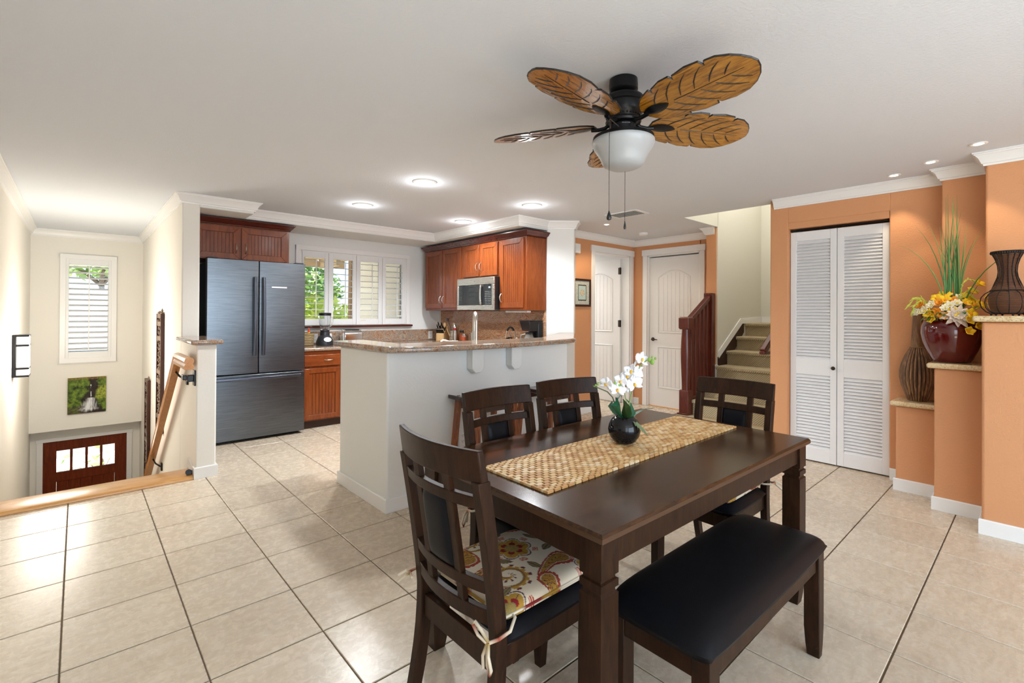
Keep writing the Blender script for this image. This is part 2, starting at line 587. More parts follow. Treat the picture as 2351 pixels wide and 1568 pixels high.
walls('wall_left', M['cream'], [(-0.59, -0.47, -1.0, 9.4, -2.7, CEIL), (-0.59, -0.47, -2.9, -1.0, -2.7, 0.55), (-0.59, -0.47, -2.9, -1.0, 2.15, CEIL), (-0.59, -0.47, -3.1, -2.9, -2.7, CEIL)],
      label='cream wall along the stairwell')
walls('wall_far', M['cream'], [(-0.47, -0.10, 8.92, 9.2, -0.28, CEIL), (0.32, 0.705, 8.92, 9.2, -0.28, CEIL),
                               (-0.10, 0.32, 8.92, 9.2, -0.28, 0.77), (-0.10, 0.32, 8.92, 9.2, 1.98, CEIL)], label='cream stairwell wall above the front door')
walls('wall_entry', M['cream'], [(-0.47, -0.345, 9.2, 9.32, -2.7, -0.28), (0.553, 0.705, 9.2, 9.32, -2.7, -0.28), (-0.345, 0.553, 9.2, 9.32, -0.475, -0.28)],
      label='cream wall around the front door')
walls('wall_stairwell', M['cream'], [(0.705, 0.845, 4.54, 5.32, -2.7, 1.07), (0.705, 0.845, 5.315, 9.32, -2.7, CEIL)], 0.012,
      label='cream wall between stairwell and kitchen with a half-height end')
walls('wall_kitchen_soffit', M['white_wall'], [(0.84, 1.305, 5.316, 5.70, 2.315, CEIL), (0.84, 4.14, 5.66, 6.26, 2.316, CEIL), (3.66, 4.14, 3.95, 5.70, 2.317, CEIL)], 0.010,
      label='white dropped soffit over the kitchen cabinets')
walls('wall_kitchen_back', M['white_wall'], [(0.84, 2.06, 6.25, 6.37, -0.1, CEIL), (3.545, 4.25, 6.25, 6.37, -0.1, CEIL),
                                             (2.06, 3.545, 6.25, 6.37, -0.1, 1.165), (2.06, 3.545, 6.25, 6.37, 2.115, CEIL)], label='white kitchen wall with the shuttered window')
walls('wall_kitchen_right', M['white_wall'], [(4.13, 4.25, 3.97, 6.26, 0, CEIL)], label='white kitchen wall behind the range')
b = MB().prism([(4.11, 3.95), (4.355, 3.735), (4.45, 3.80), (4.45, 4.20), (4.24, 4.20), (4.13, 3.98)], 0, CEIL)
struct(b.build('wall_column', M['white_wall'], None, 0.012, 3), 'white angled wall end beside the hallway')
b = MB().prism([(1.535, 2.94), (3.33, 2.94), (4.36, 3.737), (4.30, 3.83), (3.29, 3.06), (1.655, 3.06), (1.655, 3.72), (1.535, 3.72)], 0, 1.07)
struct(b.build('wall_peninsula', M['white_wall'], None, 0.014, 3), 'white half wall under the granite bar')

DH = 2.19
walls('wall_hall_back', M['orange'], [(4.30, 5.257, 4.15, 4.27, 0, CEIL), (6.105, 6.32, 4.15, 4.27, 0, CEIL), (5.257, 6.105, 4.15, 4.27, DH, CEIL)],
      label='apricot hallway wall with the open door')
walls('wall_hall_right', M['orange'], [(6.2, 6.32, 3.915, 4.16, 0, CEIL), (6.2, 6.32, 2.87, 3.109, 0, CEIL), (6.2, 6.32, 3.1, 3.92, DH, CEIL)],
      label='apricot hallway wall with the closed door')
walls('wall_hall_stub', M['orange'], [(5.90, 6.31, 2.745, 2.88, 0, CEIL)], 0.008, label='narrow apricot wall end behind the stair post')
walls('wall_bedroom', M['white_wall'], [(4.3, 6.7, 6.3, 6.4, 0, CEIL), (6.6, 6.7, 4.27, 6.35, 0, CEIL), (4.26, 4.36, 4.2, 6.35, 0, CEIL)],
      label='white room seen through the open hall door')
walls('wall_behind_door', M['white_wall'], [(6.33, 6.45, 2.9, 4.2, 0, CEIL)])
walls('wall_stairs_left', M['beige'], [(5.905, 7.4, 2.735, 2.87, 0, 3.65), (5.07, 5.91, 2.735, 2.87, CEIL + 0.001, 3.65)], label='beige wall on the far side of the staircase')
walls('wall_stairs_back', M['beige'], [(7.27, 7.4, 1.7, 2.8, 0, 3.65)], label='beige wall at the stair landing')
walls('wall_stairs_right', M['beige'], [(5.06, 7.4, 1.66, 1.765, 0, 3.65), (4.95, 5.07, 1.66, 2.8, CEIL + 0.125, 3.65)])
walls('wall_closet', M['orange'], [(4.925, 5.06, 1.612, 1.77, 0, CEIL), (4.925, 5.06, 0.505, 0.857, 0, CEIL), (4.925, 5.06, 0.85, 1.62, DH, CEIL)], 0.010,
      label='apricot wall around the louvred closet')
walls('wall_closet_inside', M['orange'], [(5.5, 5.56, 0.5, 1.66, 0, CEIL), (5.05, 5.5, 0.5, 0.56, 0, CEIL)])
walls('wall_niche_middle', M['orange'], [(4.765, 5.0, 0.262, 0.518, 0, CEIL)], 0.012, label='apricot wall section behind the red pot')
walls('wall_niche_right', M['orange'], [(4.5, 5.0, -3.1, 0.27, 0, CEIL)], 0.012, label='apricot wall section behind the wicker vase')
walls('wall_rear', M['white_wall'], [(-0.59, -0.15, -3.1, -2.98, 0, CEIL), (2.85, 4.6, -3.1, -2.98, 0, CEIL), (-0.15, 2.85, -3.1, -2.98, 2.2, CEIL)],
      label='rear wall with the sliding door opening')

# stepped half pillars with granite caps
def pillar(name, x0, x1, y0, y1, h, label):
    p = struct(MB().box(x0, x1, y0, y1, 0, h).build(name, M['orange'], None, 0.014, 3), label)
    return p


pillar('wall_ledge_low', 4.665, 4.93, 0.50, 0.773, 0.645, 'lowest apricot ledge pillar beside the closet')
pillar('wall_ledge_middle', 4.395, 4.77, 0.25, 0.518, 0.972, 'middle apricot ledge pillar under the red pot')
pillar('wall_ledge_high', 4.128, 4.51, -3.0, 0.265, 1.298, 'tallest apricot ledge pillar under the wicker vase')


def cap(x0, x1, y0, y1, z0, z1, label, r=0.016):
    b = MB().box(x0, x1, y0, y1, z0, z1)
    return tag(b.build('granite_cap', M['ledge'], None, r, 4), label, 'ledge', 'granite ledge caps')


cap(4.625, 4.924, 0.519, 0.805, 0.646, 0.682, 'speckled tan granite cap on the lowest pillar, under the brown vase')
cap(4.355, 4.764, 0.266, 0.555, 0.973, 1.010, 'speckled tan granite cap on the middle pillar, under the red pot')
cap(4.088, 4.499, -2.9, 0.305, 1.299, 1.336, 'speckled tan granite cap on the tallest pillar, under the wicker vase')
b = MB().box(0.662, 0.888, 4.497, 5.312, 1.071, 1.108)
tag(b.build('half_wall_cap', M['granite'], None, 0.016, 4), 'polished brown granite cap on the half wall end at the stairs', 'ledge')

# crown moulding and baseboards
z = CEIL - 0.0005
CROWN = [(0.0005, z - 0.088), (0.010, z - 0.088), (0.012, z - 0.076), (0.020, z - 0.072), (0.024, z - 0.060), (0.034, z - 0.036), (0.048, z - 0.020),
         (0.053, z - 0.018), (0.055, z - 0.010), (0.063, z - 0.009), (0.063, z), (0.0005, z)]
CROWN2 = [(a, b_ - 0.001) for a, b_ in CROWN]
b = MB().sweep([(-0.47, -2.9), (-0.47, 8.92), (0.705, 8.92), (0.705, 5.315), (1.305, 5.315), (1.305, 5.66), (3.66, 5.66), (3.66, 3.95),
                (4.11, 3.95), (4.357, 3.735), (4.45, 3.80), (4.45, 4.15), (6.2, 4.15), (6.2, 2.88), (5.90, 2.88), (5.90, 2.77)], CROWN)
struct(b.build('trim_1', M['trim'], smooth=25), 'white crown moulding')
b = MB().sweep([(4.925, 1.735), (4.925, 0.518), (4.765, 0.518), (4.765, 0.27), (4.5, 0.27), (4.5, -2.9)], CROWN)
struct(b.build('trim_2', M['trim'], smooth=25), 'white crown moulding over the apricot walls')


def base(name, path, h=0.092, t=0.013):
    pr = [(0.0003, 0.0005), (t, 0.0005), (t, h - 0.006), (t - 0.005, h), (0.0003, h)]
    return struct(MB().sweep(path, pr).build(name, M['trim'], smooth=25), 'white baseboard')


base('baseboard_half_wall', [(0.705, 4.60), (0.705, 4.54), (0.845, 4.54), (0.845, 5.45)])
base('baseboard_peninsula', [(1.655, 3.72), (1.535, 3.72), (1.535, 2.94), (3.33, 2.94), (4.357, 3.735)])
base('baseboard_hall_back', [(4.45, 4.15), (5.185, 4.15)])
base('baseboard_hall_corner', [(6.178, 4.15), (6.2, 4.15), (6.2, 4.052)], t=0.010)
base('baseboard_ledges', [(4.925, 0.853), (4.925, 0.773), (4.665, 0.773), (4.665, 0.518), (4.395, 0.518), (4.395, 0.265), (4.128, 0.265), (4.128, -2.9)])


def casing(name, axis, wall, a0, a1, ztop, w=0.07, t=0.018, head=0.085):
    """door casing with a square head; axis 'x': on a wall y=wall facing -y, 'y': on a wall x=wall facing -x"""
    b = MB()
    e = 0.0006

    def put(u0, u1, z0, z1, d):
        if axis == 'x':
            b.box(u0, u1, wall - d, wall - e, z0, z1)
        else:
            b.box(wall - d, wall - e, u0, u1, z0, z1)
    put(a0 - w, a0, 0.0005, ztop, t)
    put(a1, a1 + w, 0.0005, ztop, t)
    put(a0 - w - 0.012, a1 + w + 0.012, ztop, ztop + head, t + 0.006)
    # jamb lining
    th = 0.125
    if axis == 'x':
        b.box(a0 - 0.001, a0 + 0.02, wall, wall + th, 0, ztop)
        b.box(a1 - 0.02, a1 + 0.001, wall, wall + th, 0, ztop)
        b.box(a0, a1, wall, wall + th, ztop - 0.02, ztop + 0.001)
    else:
        b.box(wall, wall + th, a0 - 0.001, a0 + 0.02, 0, ztop)
        b.box(wall, wall + th, a1 - 0.02, a1 + 0.001, 0, ztop)
        b.box(wall, wall + th, a0, a1, ztop - 0.02, ztop + 0.001)
    return struct(b.build(name, M['trim'], None, 0.003, 2), 'white door casing')


casing('trim_3', 'x', 4.15, 5.257, 6.105, DH)
casing('trim_4', 'y', 6.2, 3.109, 3.915, DH)


# two-panel door with arched upper panel and beadboard grooves; local: x width 0..w, z height, front toward -y
def panel_door(name, label, w, h, loc, rotz, flip=False):
    d = bpy.data.objects.new(name, None)
    COL.objects.link(d)
    d.location = loc
    d.rotation_euler = (0, 0, rotz)
    struct(d, label)
    T = 0.038
    MB().box(0, w, 0, T, 0.008, h).build('slab', M['door'], d, 0.002)
    for (z0, z1, arch) in ((0.28, 0.86, 0.0), (1.07, 1.86, 0.10)):
        x0, x1 = 0.14, w - 0.14
        for side in (-1, 1):
            yf = -0.0005 if side < 0 else T + 0.0005
            # raised moulding outline of the panel
            pts = [(x0, yf, z0), (x1, yf, z0), (x1, yf, z1)]
            if arch:
                for k in range(1, 12):
                    a = k / 12
                    pts.append((x1 + (x0 - x1) * a, yf, z1 + arch * sin(pi * a)))
            pts.append((x0, yf, z1))
            MB().tube(pts, 0.011, 6, True).build('panel_moulding', M['door'], d)
            pl = MB()
            nb = 7
            pw = (x1 - x0 - 0.05) / nb
            for k in range(nb):
                xa = x0 + 0.025 + k * pw
                zt = z1 - 0.025 + (arch * sin(pi * (k + 0.5) / nb) if arch else 0)
                yy = (yf - 0.004, yf + 0.002) if side < 0 else (yf - 0.002, yf + 0.004)
                pk = MB().box(xa + 0.0025, xa + pw - 0.0025, yy[0], yy[1], z0 + 0.025, zt)
                pk.build('plank', M['door'], d, 0.002, 1)
            if False:
                pl
    return d


hd = panel_door('door_2', 'white two-panel hall door standing open into the room beyond', 0.80, 2.16, (6.083, 4.285, 0), pi / 2)
cd = panel_door('door_3', 'closed white two-panel hall door with arched upper panel', 0.764, 2.155, (6.235, 3.894, 0), -pi / 2)
# lever handle of the closed door
b = MB().lathe([(0.027, 0), (0.027, 0.006), (0.010, 0.010), (0.010, 0.045)], 14, m=Matrix.Translation((0.055, 0, 0.97)) @ Matrix.Rotation(pi / 2, 4, 'X'))
b.tube([(0.055, -0.045, 0.97), (0.09, -0.050, 0.972), (0.15, -0.048, 0.966)], [0.010, 0.008, 0.006], 8)
b.build('door_handle', M['bronze'], cd)
for zz in (0.25, 1.14, 1.93):
    b = MB().box(-0.022, 0.03, 0.0375, 0.0425, zz, zz + 0.10)
    b.tube([(-0.004, 0.045, zz - 0.004), (-0.004, 0.045, zz + 0.104)], 0.007, 8)
    b.build('hinge', M['bronze'], hd)
b = MB().box(6.0, 6.2355, 3.13, 3.9, 0.0, 0.007)
struct(MB().box(6.215, 6.30, 3.13, 3.9, -0.002, 0.010).build('trim_5', M['oak'], smooth=0), 'oak threshold under the closed hall door')

# bifold louvred closet doors
cl = bpy.data.objects.new('door_4', None)
COL.objects.link(cl)
struct(cl, 'white louvred bifold closet doors')
cl.location = (4.985, 0, 0)


def louvre_leaf(y0, y1):
    X0, X1 = -0.012, 0.020
    yb = MB()
    st = 0.050
    for (a, c_) in ((y0, y0 + st), (y1 - st, y1)):
        yb.box(X0, X1, a, c_, 0.012, 2.105)
    for (a, c_) in ((0.012, 0.13), (0.79, 0.935), (2.02, 2.105)):
        yb.box(X0 + 0.001, X1 - 0.001, y0 + st - 0.001, y1 - st + 0.001, a, c_)
    lf = yb.build('leaf', M['closet'], cl, 0.0025, 2)
    w = (y1 - y0) / 2 - st
    b = MB()
    mm = Matrix.Rotation(radians(-52), 4, 'Y')
    b.box(-0.019, 0.019, -w, w, -0.003, 0.003, mm)
    me = b.mesh('slat', M['closet'], 0)
    for (za, zb) in ((0.13, 0.79), (0.935, 2.02)):
        k = int(round((zb - za) / 0.0283))
        for i in range(k):
            inst('slat', me, lf, (0.004, (y0 + y1) / 2, za + (i + 0.5) * (zb - za) / k))
    return lf


louvre_leaf(1.237, 1.608)
lf = louvre_leaf(0.862, 1.233)
MB().lathe([(0.004, 0), (0.006, 0.012), (0.014, 0.018), (0.017, 0.026), (0.012, 0.034), (0.0001, 0.036)], 14,
           m=Matrix.Translation((-0.012, 1.257, 0.865)) @ Matrix.Rotation(-pi / 2, 4, 'Y')).build('knob', M['bronze'], cl)
MB().box(-0.01, 0.03, 0.86, 1.61, 2.118, 2.128).build('track', M['black'], cl, smooth=0)
MB().box(-0.055, -0.004, 0.858, 1.611, 2.135, DH + 0.001).build('header', M['orange'], cl, smooth=0)

# front door below, at the foot of the stairwell
fd = bpy.data.objects.new('door_1', None)
COL.objects.link(fd)
fd.location = (0.104, 9.20, -2.51)
struct(fd, 'dark mahogany front door with four square panes')
W2 = 0.4485
ZT = 2.0345
b = MB()
IX = W2 - 0.136
b.box(-W2, -IX, 0.012, 0.055, 0.004, ZT)
b.box(IX, W2, 0.012, 0.055, 0.004, ZT)
b.box(-IX, IX, 0.0125, 0.0545, 1.893, ZT)
b.box(-IX, IX, 0.0125, 0.0545, 1.465, 1.595)
b.box(-IX, IX, 0.0125, 0.0545, 0.004, 0.22)
for x in (-0.160, 0.001, 0.161):
    b.box(x - 0.015, x + 0.015, 0.013, 0.054, 1.595, 1.893)
b.build('slab', M['frontdoor'], fd, 0.003)
for k in range(5):
    x0 = -IX + k * (2 * IX / 5)
    MB().box(x0 + 0.0012, x0 + 2 * IX / 5 - 0.0012, 0.022, 0.05, 0.2, 1.47).build('plank', M['frontdoor'], fd, 0.003, 1)
MB().box(-0.31, 0.31, 0.051, 0.054, 0.19, 1.5).build('panel_back', M['stringer'], fd, smooth=0)
for x0, x1 in ((-0.305, -0.175), (-0.145, -0.014), (0.016, 0.146), (0.176, 0.305)):
    MB().box(x0, x1, 0.030, 0.034, 1.59, 1.9).build('pane', M['glass'], fd, smooth=0)
b = MB().box(-0.345 - 0.062, -0.345, 9.182, 9.199, -2.5, -0.475).box(0.553, 0.553 + 0.062, 9.182, 9.199, -2.5, -0.475)
b.box(-0.345 - 0.072, 0.553 + 0.072, 9.178, 9.1995, -0.475, -0.425)
struct(b.build('trim_6', M['trim'], None, 0.003), 'white casing of the front door')
struct(MB().box(-0.47, 0.705, 8.2, 9.32, -2.6, -2.51).build('floor_entry', M['tile'], smooth=0))


# plantation shutter windows; local: x along the wall, front toward -y
def shutter_panel(parent, x0, x1, z0, z1, ox0, ox1, oz0, oz1, n, tilt, y=0.0, rodx=None):
    b = MB()
    b.box(x0 + 0.002, ox0, y - 0.014, y + 0.014, z0, z1)
    b.box(ox1, x1 - 0.002, y - 0.014, y + 0.014, z0, z1)
    b.box(ox0 - 0.001, ox1 + 0.001, y - 0.0135, y + 0.0135, z0, oz0)
    b.box(ox0 - 0.001, ox1 + 0.001, y - 0.0135, y + 0.0135, oz1, z1)
    p = b.build('shutter', M['shutter'], parent, 0.003)
    w = (ox1 - ox0) / 2
    sec = []
    for k in range(10):
        a = 2 * pi * k / 10
        sec.append((0.031 * cos(a), 0.005 * sin(a)))
    m = Matrix.Rotation(radians(tilt), 4, 'X')
    me = MB().extrude([m @ Vector((-w, q, r_)) for q, r_ in sec], [m @ Vector((w, q, r_)) for q, r_ in sec]).mesh('louver', M['shutter'])
    for i in range(n):
        inst('louver', me, p, ((ox0 + ox1) / 2, y, oz0 + (i + 0.5) * (oz1 - oz0) / n))
    rx = rodx if rodx is not None else (ox0 + ox1) / 2
    dz = (oz1 - oz0) / n
    MB().box(rx - 0.006, rx + 0.006, y - 0.046, y - 0.036, oz0 + 0.3 * dz, oz1 - 0.35 * dz).build('tilt_rod', M['shutter'], p, 0.002)
    return p


w1 = bpy.data.objects.new('window_1', None)
COL.objects.link(w1)
w1.location = (0, 6.25, 0)
struct(w1, 'kitchen window with four white plantation shutters')
b = MB()
b.box(2.000, 2.060, -0.028, 0.02, 1.166, 2.175).box(3.545, 3.602, -0.028, 0.02, 1.166, 2.175).box(2.000, 3.602, -0.0285, 0.02, 2.115, 2.178)
b.box(2.06, 2.075, -0.02, 0.12, 1.166, 2.115).box(3.53, 3.545, -0.02, 0.12, 1.166, 2.115).box(2.06, 3.545, -0.02, 0.12, 2.1, 2.115)
b.build('casing', M['trim'], w1, 0.004)
for (x0, x1, a, c_, rx) in ((2.075, 2.409, 2.10, 2.36, 2.24), (2.409, 2.786, 2.473, 2.735, 2.623), (2.786, 3.166, 2.842, 3.106, 3.0), (3.166, 3.530, 3.217, 3.475, 3.379)):
    shutter_panel(w1, x0, x1, 1.170, 2.105, a, c_, 1.25, 2.03, 10, 4 if x0 < 3.1 else 14, -0.008, rx)
MB().box(2.06, 3.545, 0.085, 0.090, 1.166, 2.115).build('pane', M['glass'], w1, smooth=0)
MB().box(1.99, 3.635, -0.055, 0.0, 1.140, 1.164).build('sill', M['mahog'], w1, 0.005)
MB().box(2.852, 2.922, -0.0245, -0.0225, 1.222, 1.236).build('sticker', plain('sticker', lin(226, 220, 196), 0.5), w1, smooth=0)

w2 = bpy.data.objects.new('window_2', None)
COL.objects.link(w2)
w2.location = (0, 8.92, 0)
struct(w2, 'stairwell window with a white plantation shutter')
b = MB().box(-0.188, -0.125, -0.03, 0.0, 0.625, 2.108).box(0.347, 0.410, -0.03, 0.0, 0.625, 2.108).box(-0.188, 0.41, -0.0305, 0.0, 2.048, 2.112).box(-0.188, 0.41, -0.0305, 0.0, 0.622, 0.69)
b.box(-0.202, 0.424, -0.022, 0.0, 0.612, 0.625)
b.build('casing', M['trim'], w2, 0.005)
shutter_panel(w2, -0.128, 0.350, 0.688, 2.05, -0.095, 0.317, 0.775, 1.975, 16, 24, -0.012)
MB().box(-0.10, 0.32, 0.150, 0.155, 0.77, 1.98).build('pane', M['glass'], w2, smooth=0)

# rear sliding door frame, behind the viewer
b = MB()
for x in (-0.15, 1.32, 2.79):
    b.box(x, x + 0.06, -3.06, -3.02, 0.0, 2.2)
b.box(-0.15, 2.85, -3.061, -3.019, 2.14, 2.2).box(-0.15, 2.85, -3.061, -3.019, 0.0, 0.06)
struct(b.build('door_5', M['trim'], smooth=0), 'sliding glass door frame in the rear wall')

# ------------------------------------------------------------------ stairs down to the entry
st = thing('entry_staircase', 'oak-nosed staircase leading down beside the half wall to the front door', 'staircase', (0.1175, 4.535, 0))
sec = [(0.0, 0.0005), (0.0, 0.014), (0.006, 0.022), (0.016, 0.026), (0.262, 0.026), (0.277, 0.022), (0.286, 0.010), (0.286, -0.004), (0.276, -0.012), (0.02, -0.012)]
MB().extrude([(-0.586, y, z) for y, z in sec], [(0.572, y, z) for y, z in sec]).build('nosing', M['oak'], st, smooth=50)
b = MB().box(-0.586, 0.586, 0.24, 0.27, -0.19, -0.013)
for k in range(13):
    y0, z0 = 0.25 + 0.245 * k, -0.182 * (k + 1)
    b.box(-0.586, 0.586, y0, y0 + 0.30, z0 - 0.03, z0)
    b.box(-0.586, 0.586, y0 + 0.245, y0 + 0.268, z0 - 0.18, z0 - 0.03)
o = b.build('flight', M['carpet'], st, smooth=0)
pts = [(0.580, 0.01 + 0.262 * k / 0.262 * 0.262, 0) for k in range(2)]
MB().extrude([(0.5865, 0.085, 0.027), (0.5865, 0.085, 0.075), (0.5865, 0.26, 0.115), (0.5865, 3.4, -2.20), (0.5865, 3.4, -2.48), (0.5865, 0.29, 0.027)],
             [(0.5745, 0.085, 0.027), (0.5745, 0.085, 0.075), (0.5745, 0.26, 0.115), (0.5745, 3.4, -2.20), (0.5745, 3.4, -2.48), (0.5745, 0.29, 0.027)]).build('skirt_board', M['trim'], st, smooth=0)

# oak handrail on the stairwell wall
hr = thing('wall_handrail', 'oak handrail on black brackets running down the stairwell wall', 'handrail', (0.63, 4.30, 0))
sec = [(1.25 * a_, 1.3 * b_) for a_, b_ in [(-0.022, -0.036), (0.022, -0.036), (0.026, -0.016), (0.019, -0.004), (0.026, 0.012), (0.020, 0.030), (0.0, 0.036), (-0.020, 0.030), (-0.026, 0.012), (-0.019, -0.004), (-0.026, -0.016)]]
secs = []
for (y, zc, sl) in ((0.06, 0.940, 0), (0.64, 0.940, 0.32), (3.3, 0.940 - 2.66 * 0.695, 0.695)):
    secs.append([(a, y + c_ * sl * (0.6 if sl < 0.5 else 0.0), zc + c_) for a, c_ in sec])
MB().sections(secs).build('rail', M['oakrail'], hr, smooth=40)
for (y, zc) in ((0.68, 0.80), (2.30, -0.33)):
    b = MB().tube([(0.0, y + 0.10, zc + 0.02), (0.02, y, zc - 0.02), (0.062, y - 0.05, zc - 0.05)], 0.008, 8)
    b.box(0.060, 0.0745, y - 0.085, y - 0.03, zc - 0.09, zc - 0.01)
    b.ball((0.0, y + 0.10, zc + 0.02), 0.014)
    b.build('bracket', M['black'], hr)
# black gate latch on the half wall, and the small hook on the floor edge
gl = thing('gate_latch', 'black metal gate latch screwed to the half wall corner beside the oak handrail', 'latch', (0.704, 4.60, 0.80))
MB().box(-0.012, -0.0005, -0.05, 0.03, -0.06, 0.065).build('backplate', M['blackpl'], gl, 0.004)
b = MB().cbox((-0.032, 0.0, 0.0), (0.045, 0.045, 0.055)).cbox((-0.06, 0.055, 0.005), (0.04, 0.09, 0.04))
b.build('housing', M['blackpl'], gl, 0.006)
hk = thing('floor_gate_cup', 'small black gate cup on the oak nosing at the half wall foot', 'gate cup', (0.665, 4.60, 0.0265))
MB().lathe([(0.022, 0), (0.022, 0.012), (0.013, 0.012), (0.013, 0.004), (0.0001, 0.004)], 16, m=Matrix.Translation((0, 0, 0.022)) @ Matrix.Rotation(radians(70), 4, 'X')).build('cup', M['blackpl'], hk)
MB().box(-0.012, 0.038, 0.0, 0.02, 0.0, 0.03).build('foot', M['blackpl'], hk, 0.003)


# carved wall panels in the stairwell
def carved(label, y0, y1, z0, z1):
    w, h = y1 - y0, z1 - z0
    c_ = thing('carved_panel', label, 'carving', (0.7045, (y0 + y1) / 2, z0), 0, 'carved wood panels on the stairwell wall')
    b = MB()
    t = 0.036
    b.box(-t, -0.001, -w / 2, -w / 2 + 0.035, 0, h).box(-t, -0.001, w / 2 - 0.035, w / 2, 0, h)
    b.build('stile', M['carv'], c_, 0.004)
    zs = [0.0, 0.10, 0.42, 0.50, 0.80, 0.93, 1.0]
    for k, f in enumerate(zs):
        MB().box(-t + 0.004, -0.002, -w / 2 + 0.03, w / 2 - 0.03, f * (h - 0.05), f * (h - 0.05) + 0.05).build('rail', M['carv2'], c_, 0.004)
    b = MB().box(-0.012, -0.002, -w / 2 + 0.03, w / 2 - 0.03, 0.03, h - 0.03)
    b.build('backing', M['carv'], c_, smooth=0)
    b = MB()
    rr = random.Random(int(h * 1000))
    for k in range(int(h / 0.045)):
        zc = 0.06 + k * 0.045
        b.tube([(-0.018 - 0.006 * rr.random(), (-w / 2 + 0.05) + (w - 0.1) * q / 6, zc + 0.020 * sin(q * 1.4 + k * 1.9)) for q in range(7)], 0.007, 5)
        b.ball((-0.022, (rr.random() - 0.5) * (w - 0.14), zc), 0.014, 6, 4)
    b.build('carving', M['carv2'], c_)
    MB().lathe([(0.012, 0), (0.017, 0.012), (0.008, 0.022), (0.012, 0.032), (0.001, 0.06)], 10, (-0.02, -w / 2 + 0.03, h)).build('finial', M['carv2'], c_)
    return c_


M['carv'] = wood('dark_carving', [(0.3, lin(40, 18, 10)), (0.6, lin(62, 30, 18)), (0.8, lin(84, 44, 28))], (8, 8, 1.2), rough=0.4)
M['carv2'] = wood('worn_carving', [(0.3, lin(58, 40, 30)), (0.55, lin(110, 92, 76)), (0.8, lin(168, 152, 134))], (30, 30, 30), rough=0.6)
carved('taller dark carved wood panel on the stairwell wall, nearer the half wall', 6.45, 6.85, 0.0, 1.31)
carved('lower dark carved wood panel on the stairwell wall, nearer the front door', 7.74, 8.10, -0.95, 0.44)

# wall sconce on the stairwell's other wall
sc_ = thing('wall_sconce', 'white box sconce with black metal bands on the cream stairwell wall', 'sconce', (-0.4695, 6.63, 0.69))
g = G('sconce_glass')
M['sconce'] = g.bsdf(col=(0.85, 0.85, 0.84, 1), rough=0.4, ecol=(1.0, 0.95, 0.86, 1), estr=0.12)
MB().box(0.001, 0.026, 0.0, 0.22, 0, 0.41).build('backplate', M['black'], sc_, 0.003)
MB().box(0.026, 0.115, 0.012, 0.208, 0.012, 0.398).build('diffuser', M['sconce'], sc_, 0.006)
for zz in (0.0, 0.075, 0.298, 0.392):
    MB().box(0.026, 0.1185, 0.004, 0.216, zz, zz + 0.018).build('band', M['black'], sc_, 0.002)
lamp('sconce_lamp', 'POINT', (-0.22, 6.74, 0.95), 56.0, (1.0, 0.93, 0.83), shadow_soft_size=0.3)


# printed canvas of a forest waterfall over the front door
def fbm(x, y, z=0.0, o=4):
    s_, a = 0.0, 0.5
    for _ in range(o):
        s_ += a * noise.noise((x, y, z))
        x, y, z, a = x * 2.1, y * 2.1, z + 7.3, a * 0.5
    return s_


def lerp3(a, b, t):
    t = max(0.0, min(1.0, t))
    return tuple(a[i] + (b[i] - a[i]) * t for i in range(3))


def waterfall(u, v):
    n = fbm(u * 9, v * 9, 1.0)
    f = fbm(u * 22, v * 30, 4.0)
    green = lerp3((0.012, 0.025, 0.006), (0.20, 0.30, 0.03), 0.42 + 1.1 * n + 0.6 * f)
    if u > 0.68 and 0.25 < v < 0.62:
        green = lerp3(green, (0.42, 0.45, 0.06), 0.5 + 1.5 * f)
    dark = lerp3((0.006, 0.005, 0.004), (0.05, 0.035, 0.025), 0.5 + n)
    cx = 0.62 + 0.06 * sin(v * 7)
    width = 0.07 + 0.22 * v * v
    edge = (abs(u - cx) - width) / 0.07 + 1.4 * n
    c_ = lerp3(dark, green, edge)
    if v < 0.06:
        c_ = lerp3(c_, (0.30, 0.17, 0.05), 0.4 + f)
    w = 0.0
    if v > 0.20:
        ww = 0.015 + 0.02 * v if v < 0.58 else 0.10 + 0.55 * (v - 0.58)
        cc = 0.60 - 0.35 * max(0, v - 0.62)
        w = 1.1 - abs(u - cc) / ww + 1.0 * fbm(u * 30, v * 7, 2.0)
        if v < 0.58:
            w -= 0.3 + 0.9 * (fbm(u * 4, v * 14, 9) < 0)
        if v > 0.90:
            w -= (v - 0.90) * 12
    c_ = lerp3(c_, (0.72, 0.73, 0.74), w)
    if u < 0.45 and v > 0.80:
        c_ = lerp3(c_, (0.08, 0.05, 0.035), 0.5 + 1.5 * fbm(u * 12 + v * 20, v * 12 - u * 6, 3))
    return c_


wp = thing('waterfall_canvas', 'unframed canvas print of a jungle waterfall on the wall above the front door', 'picture', (0.101, 8.918, -0.076))
MB().box(-0.20, 0.20, -0.030, -0.001, 0, 0.494).build('canvas', plain('canvas_edge', lin(150, 120, 60), 0.7), wp, 0.003)
b = MB().grid(lambda u, v: (-0.199 + 0.398 * u, -0.0306, 0.493 - 0.492 * v), 90, 110)
b.c = [(*waterfall(i / 90, j / 110), 1.0) for i in range(91) for j in range(111)]
b.build('print', M['print'], wp, smooth=0)
MB().box(0.662, 0.704, 9.0, 9.01, -0.70, -0.64)

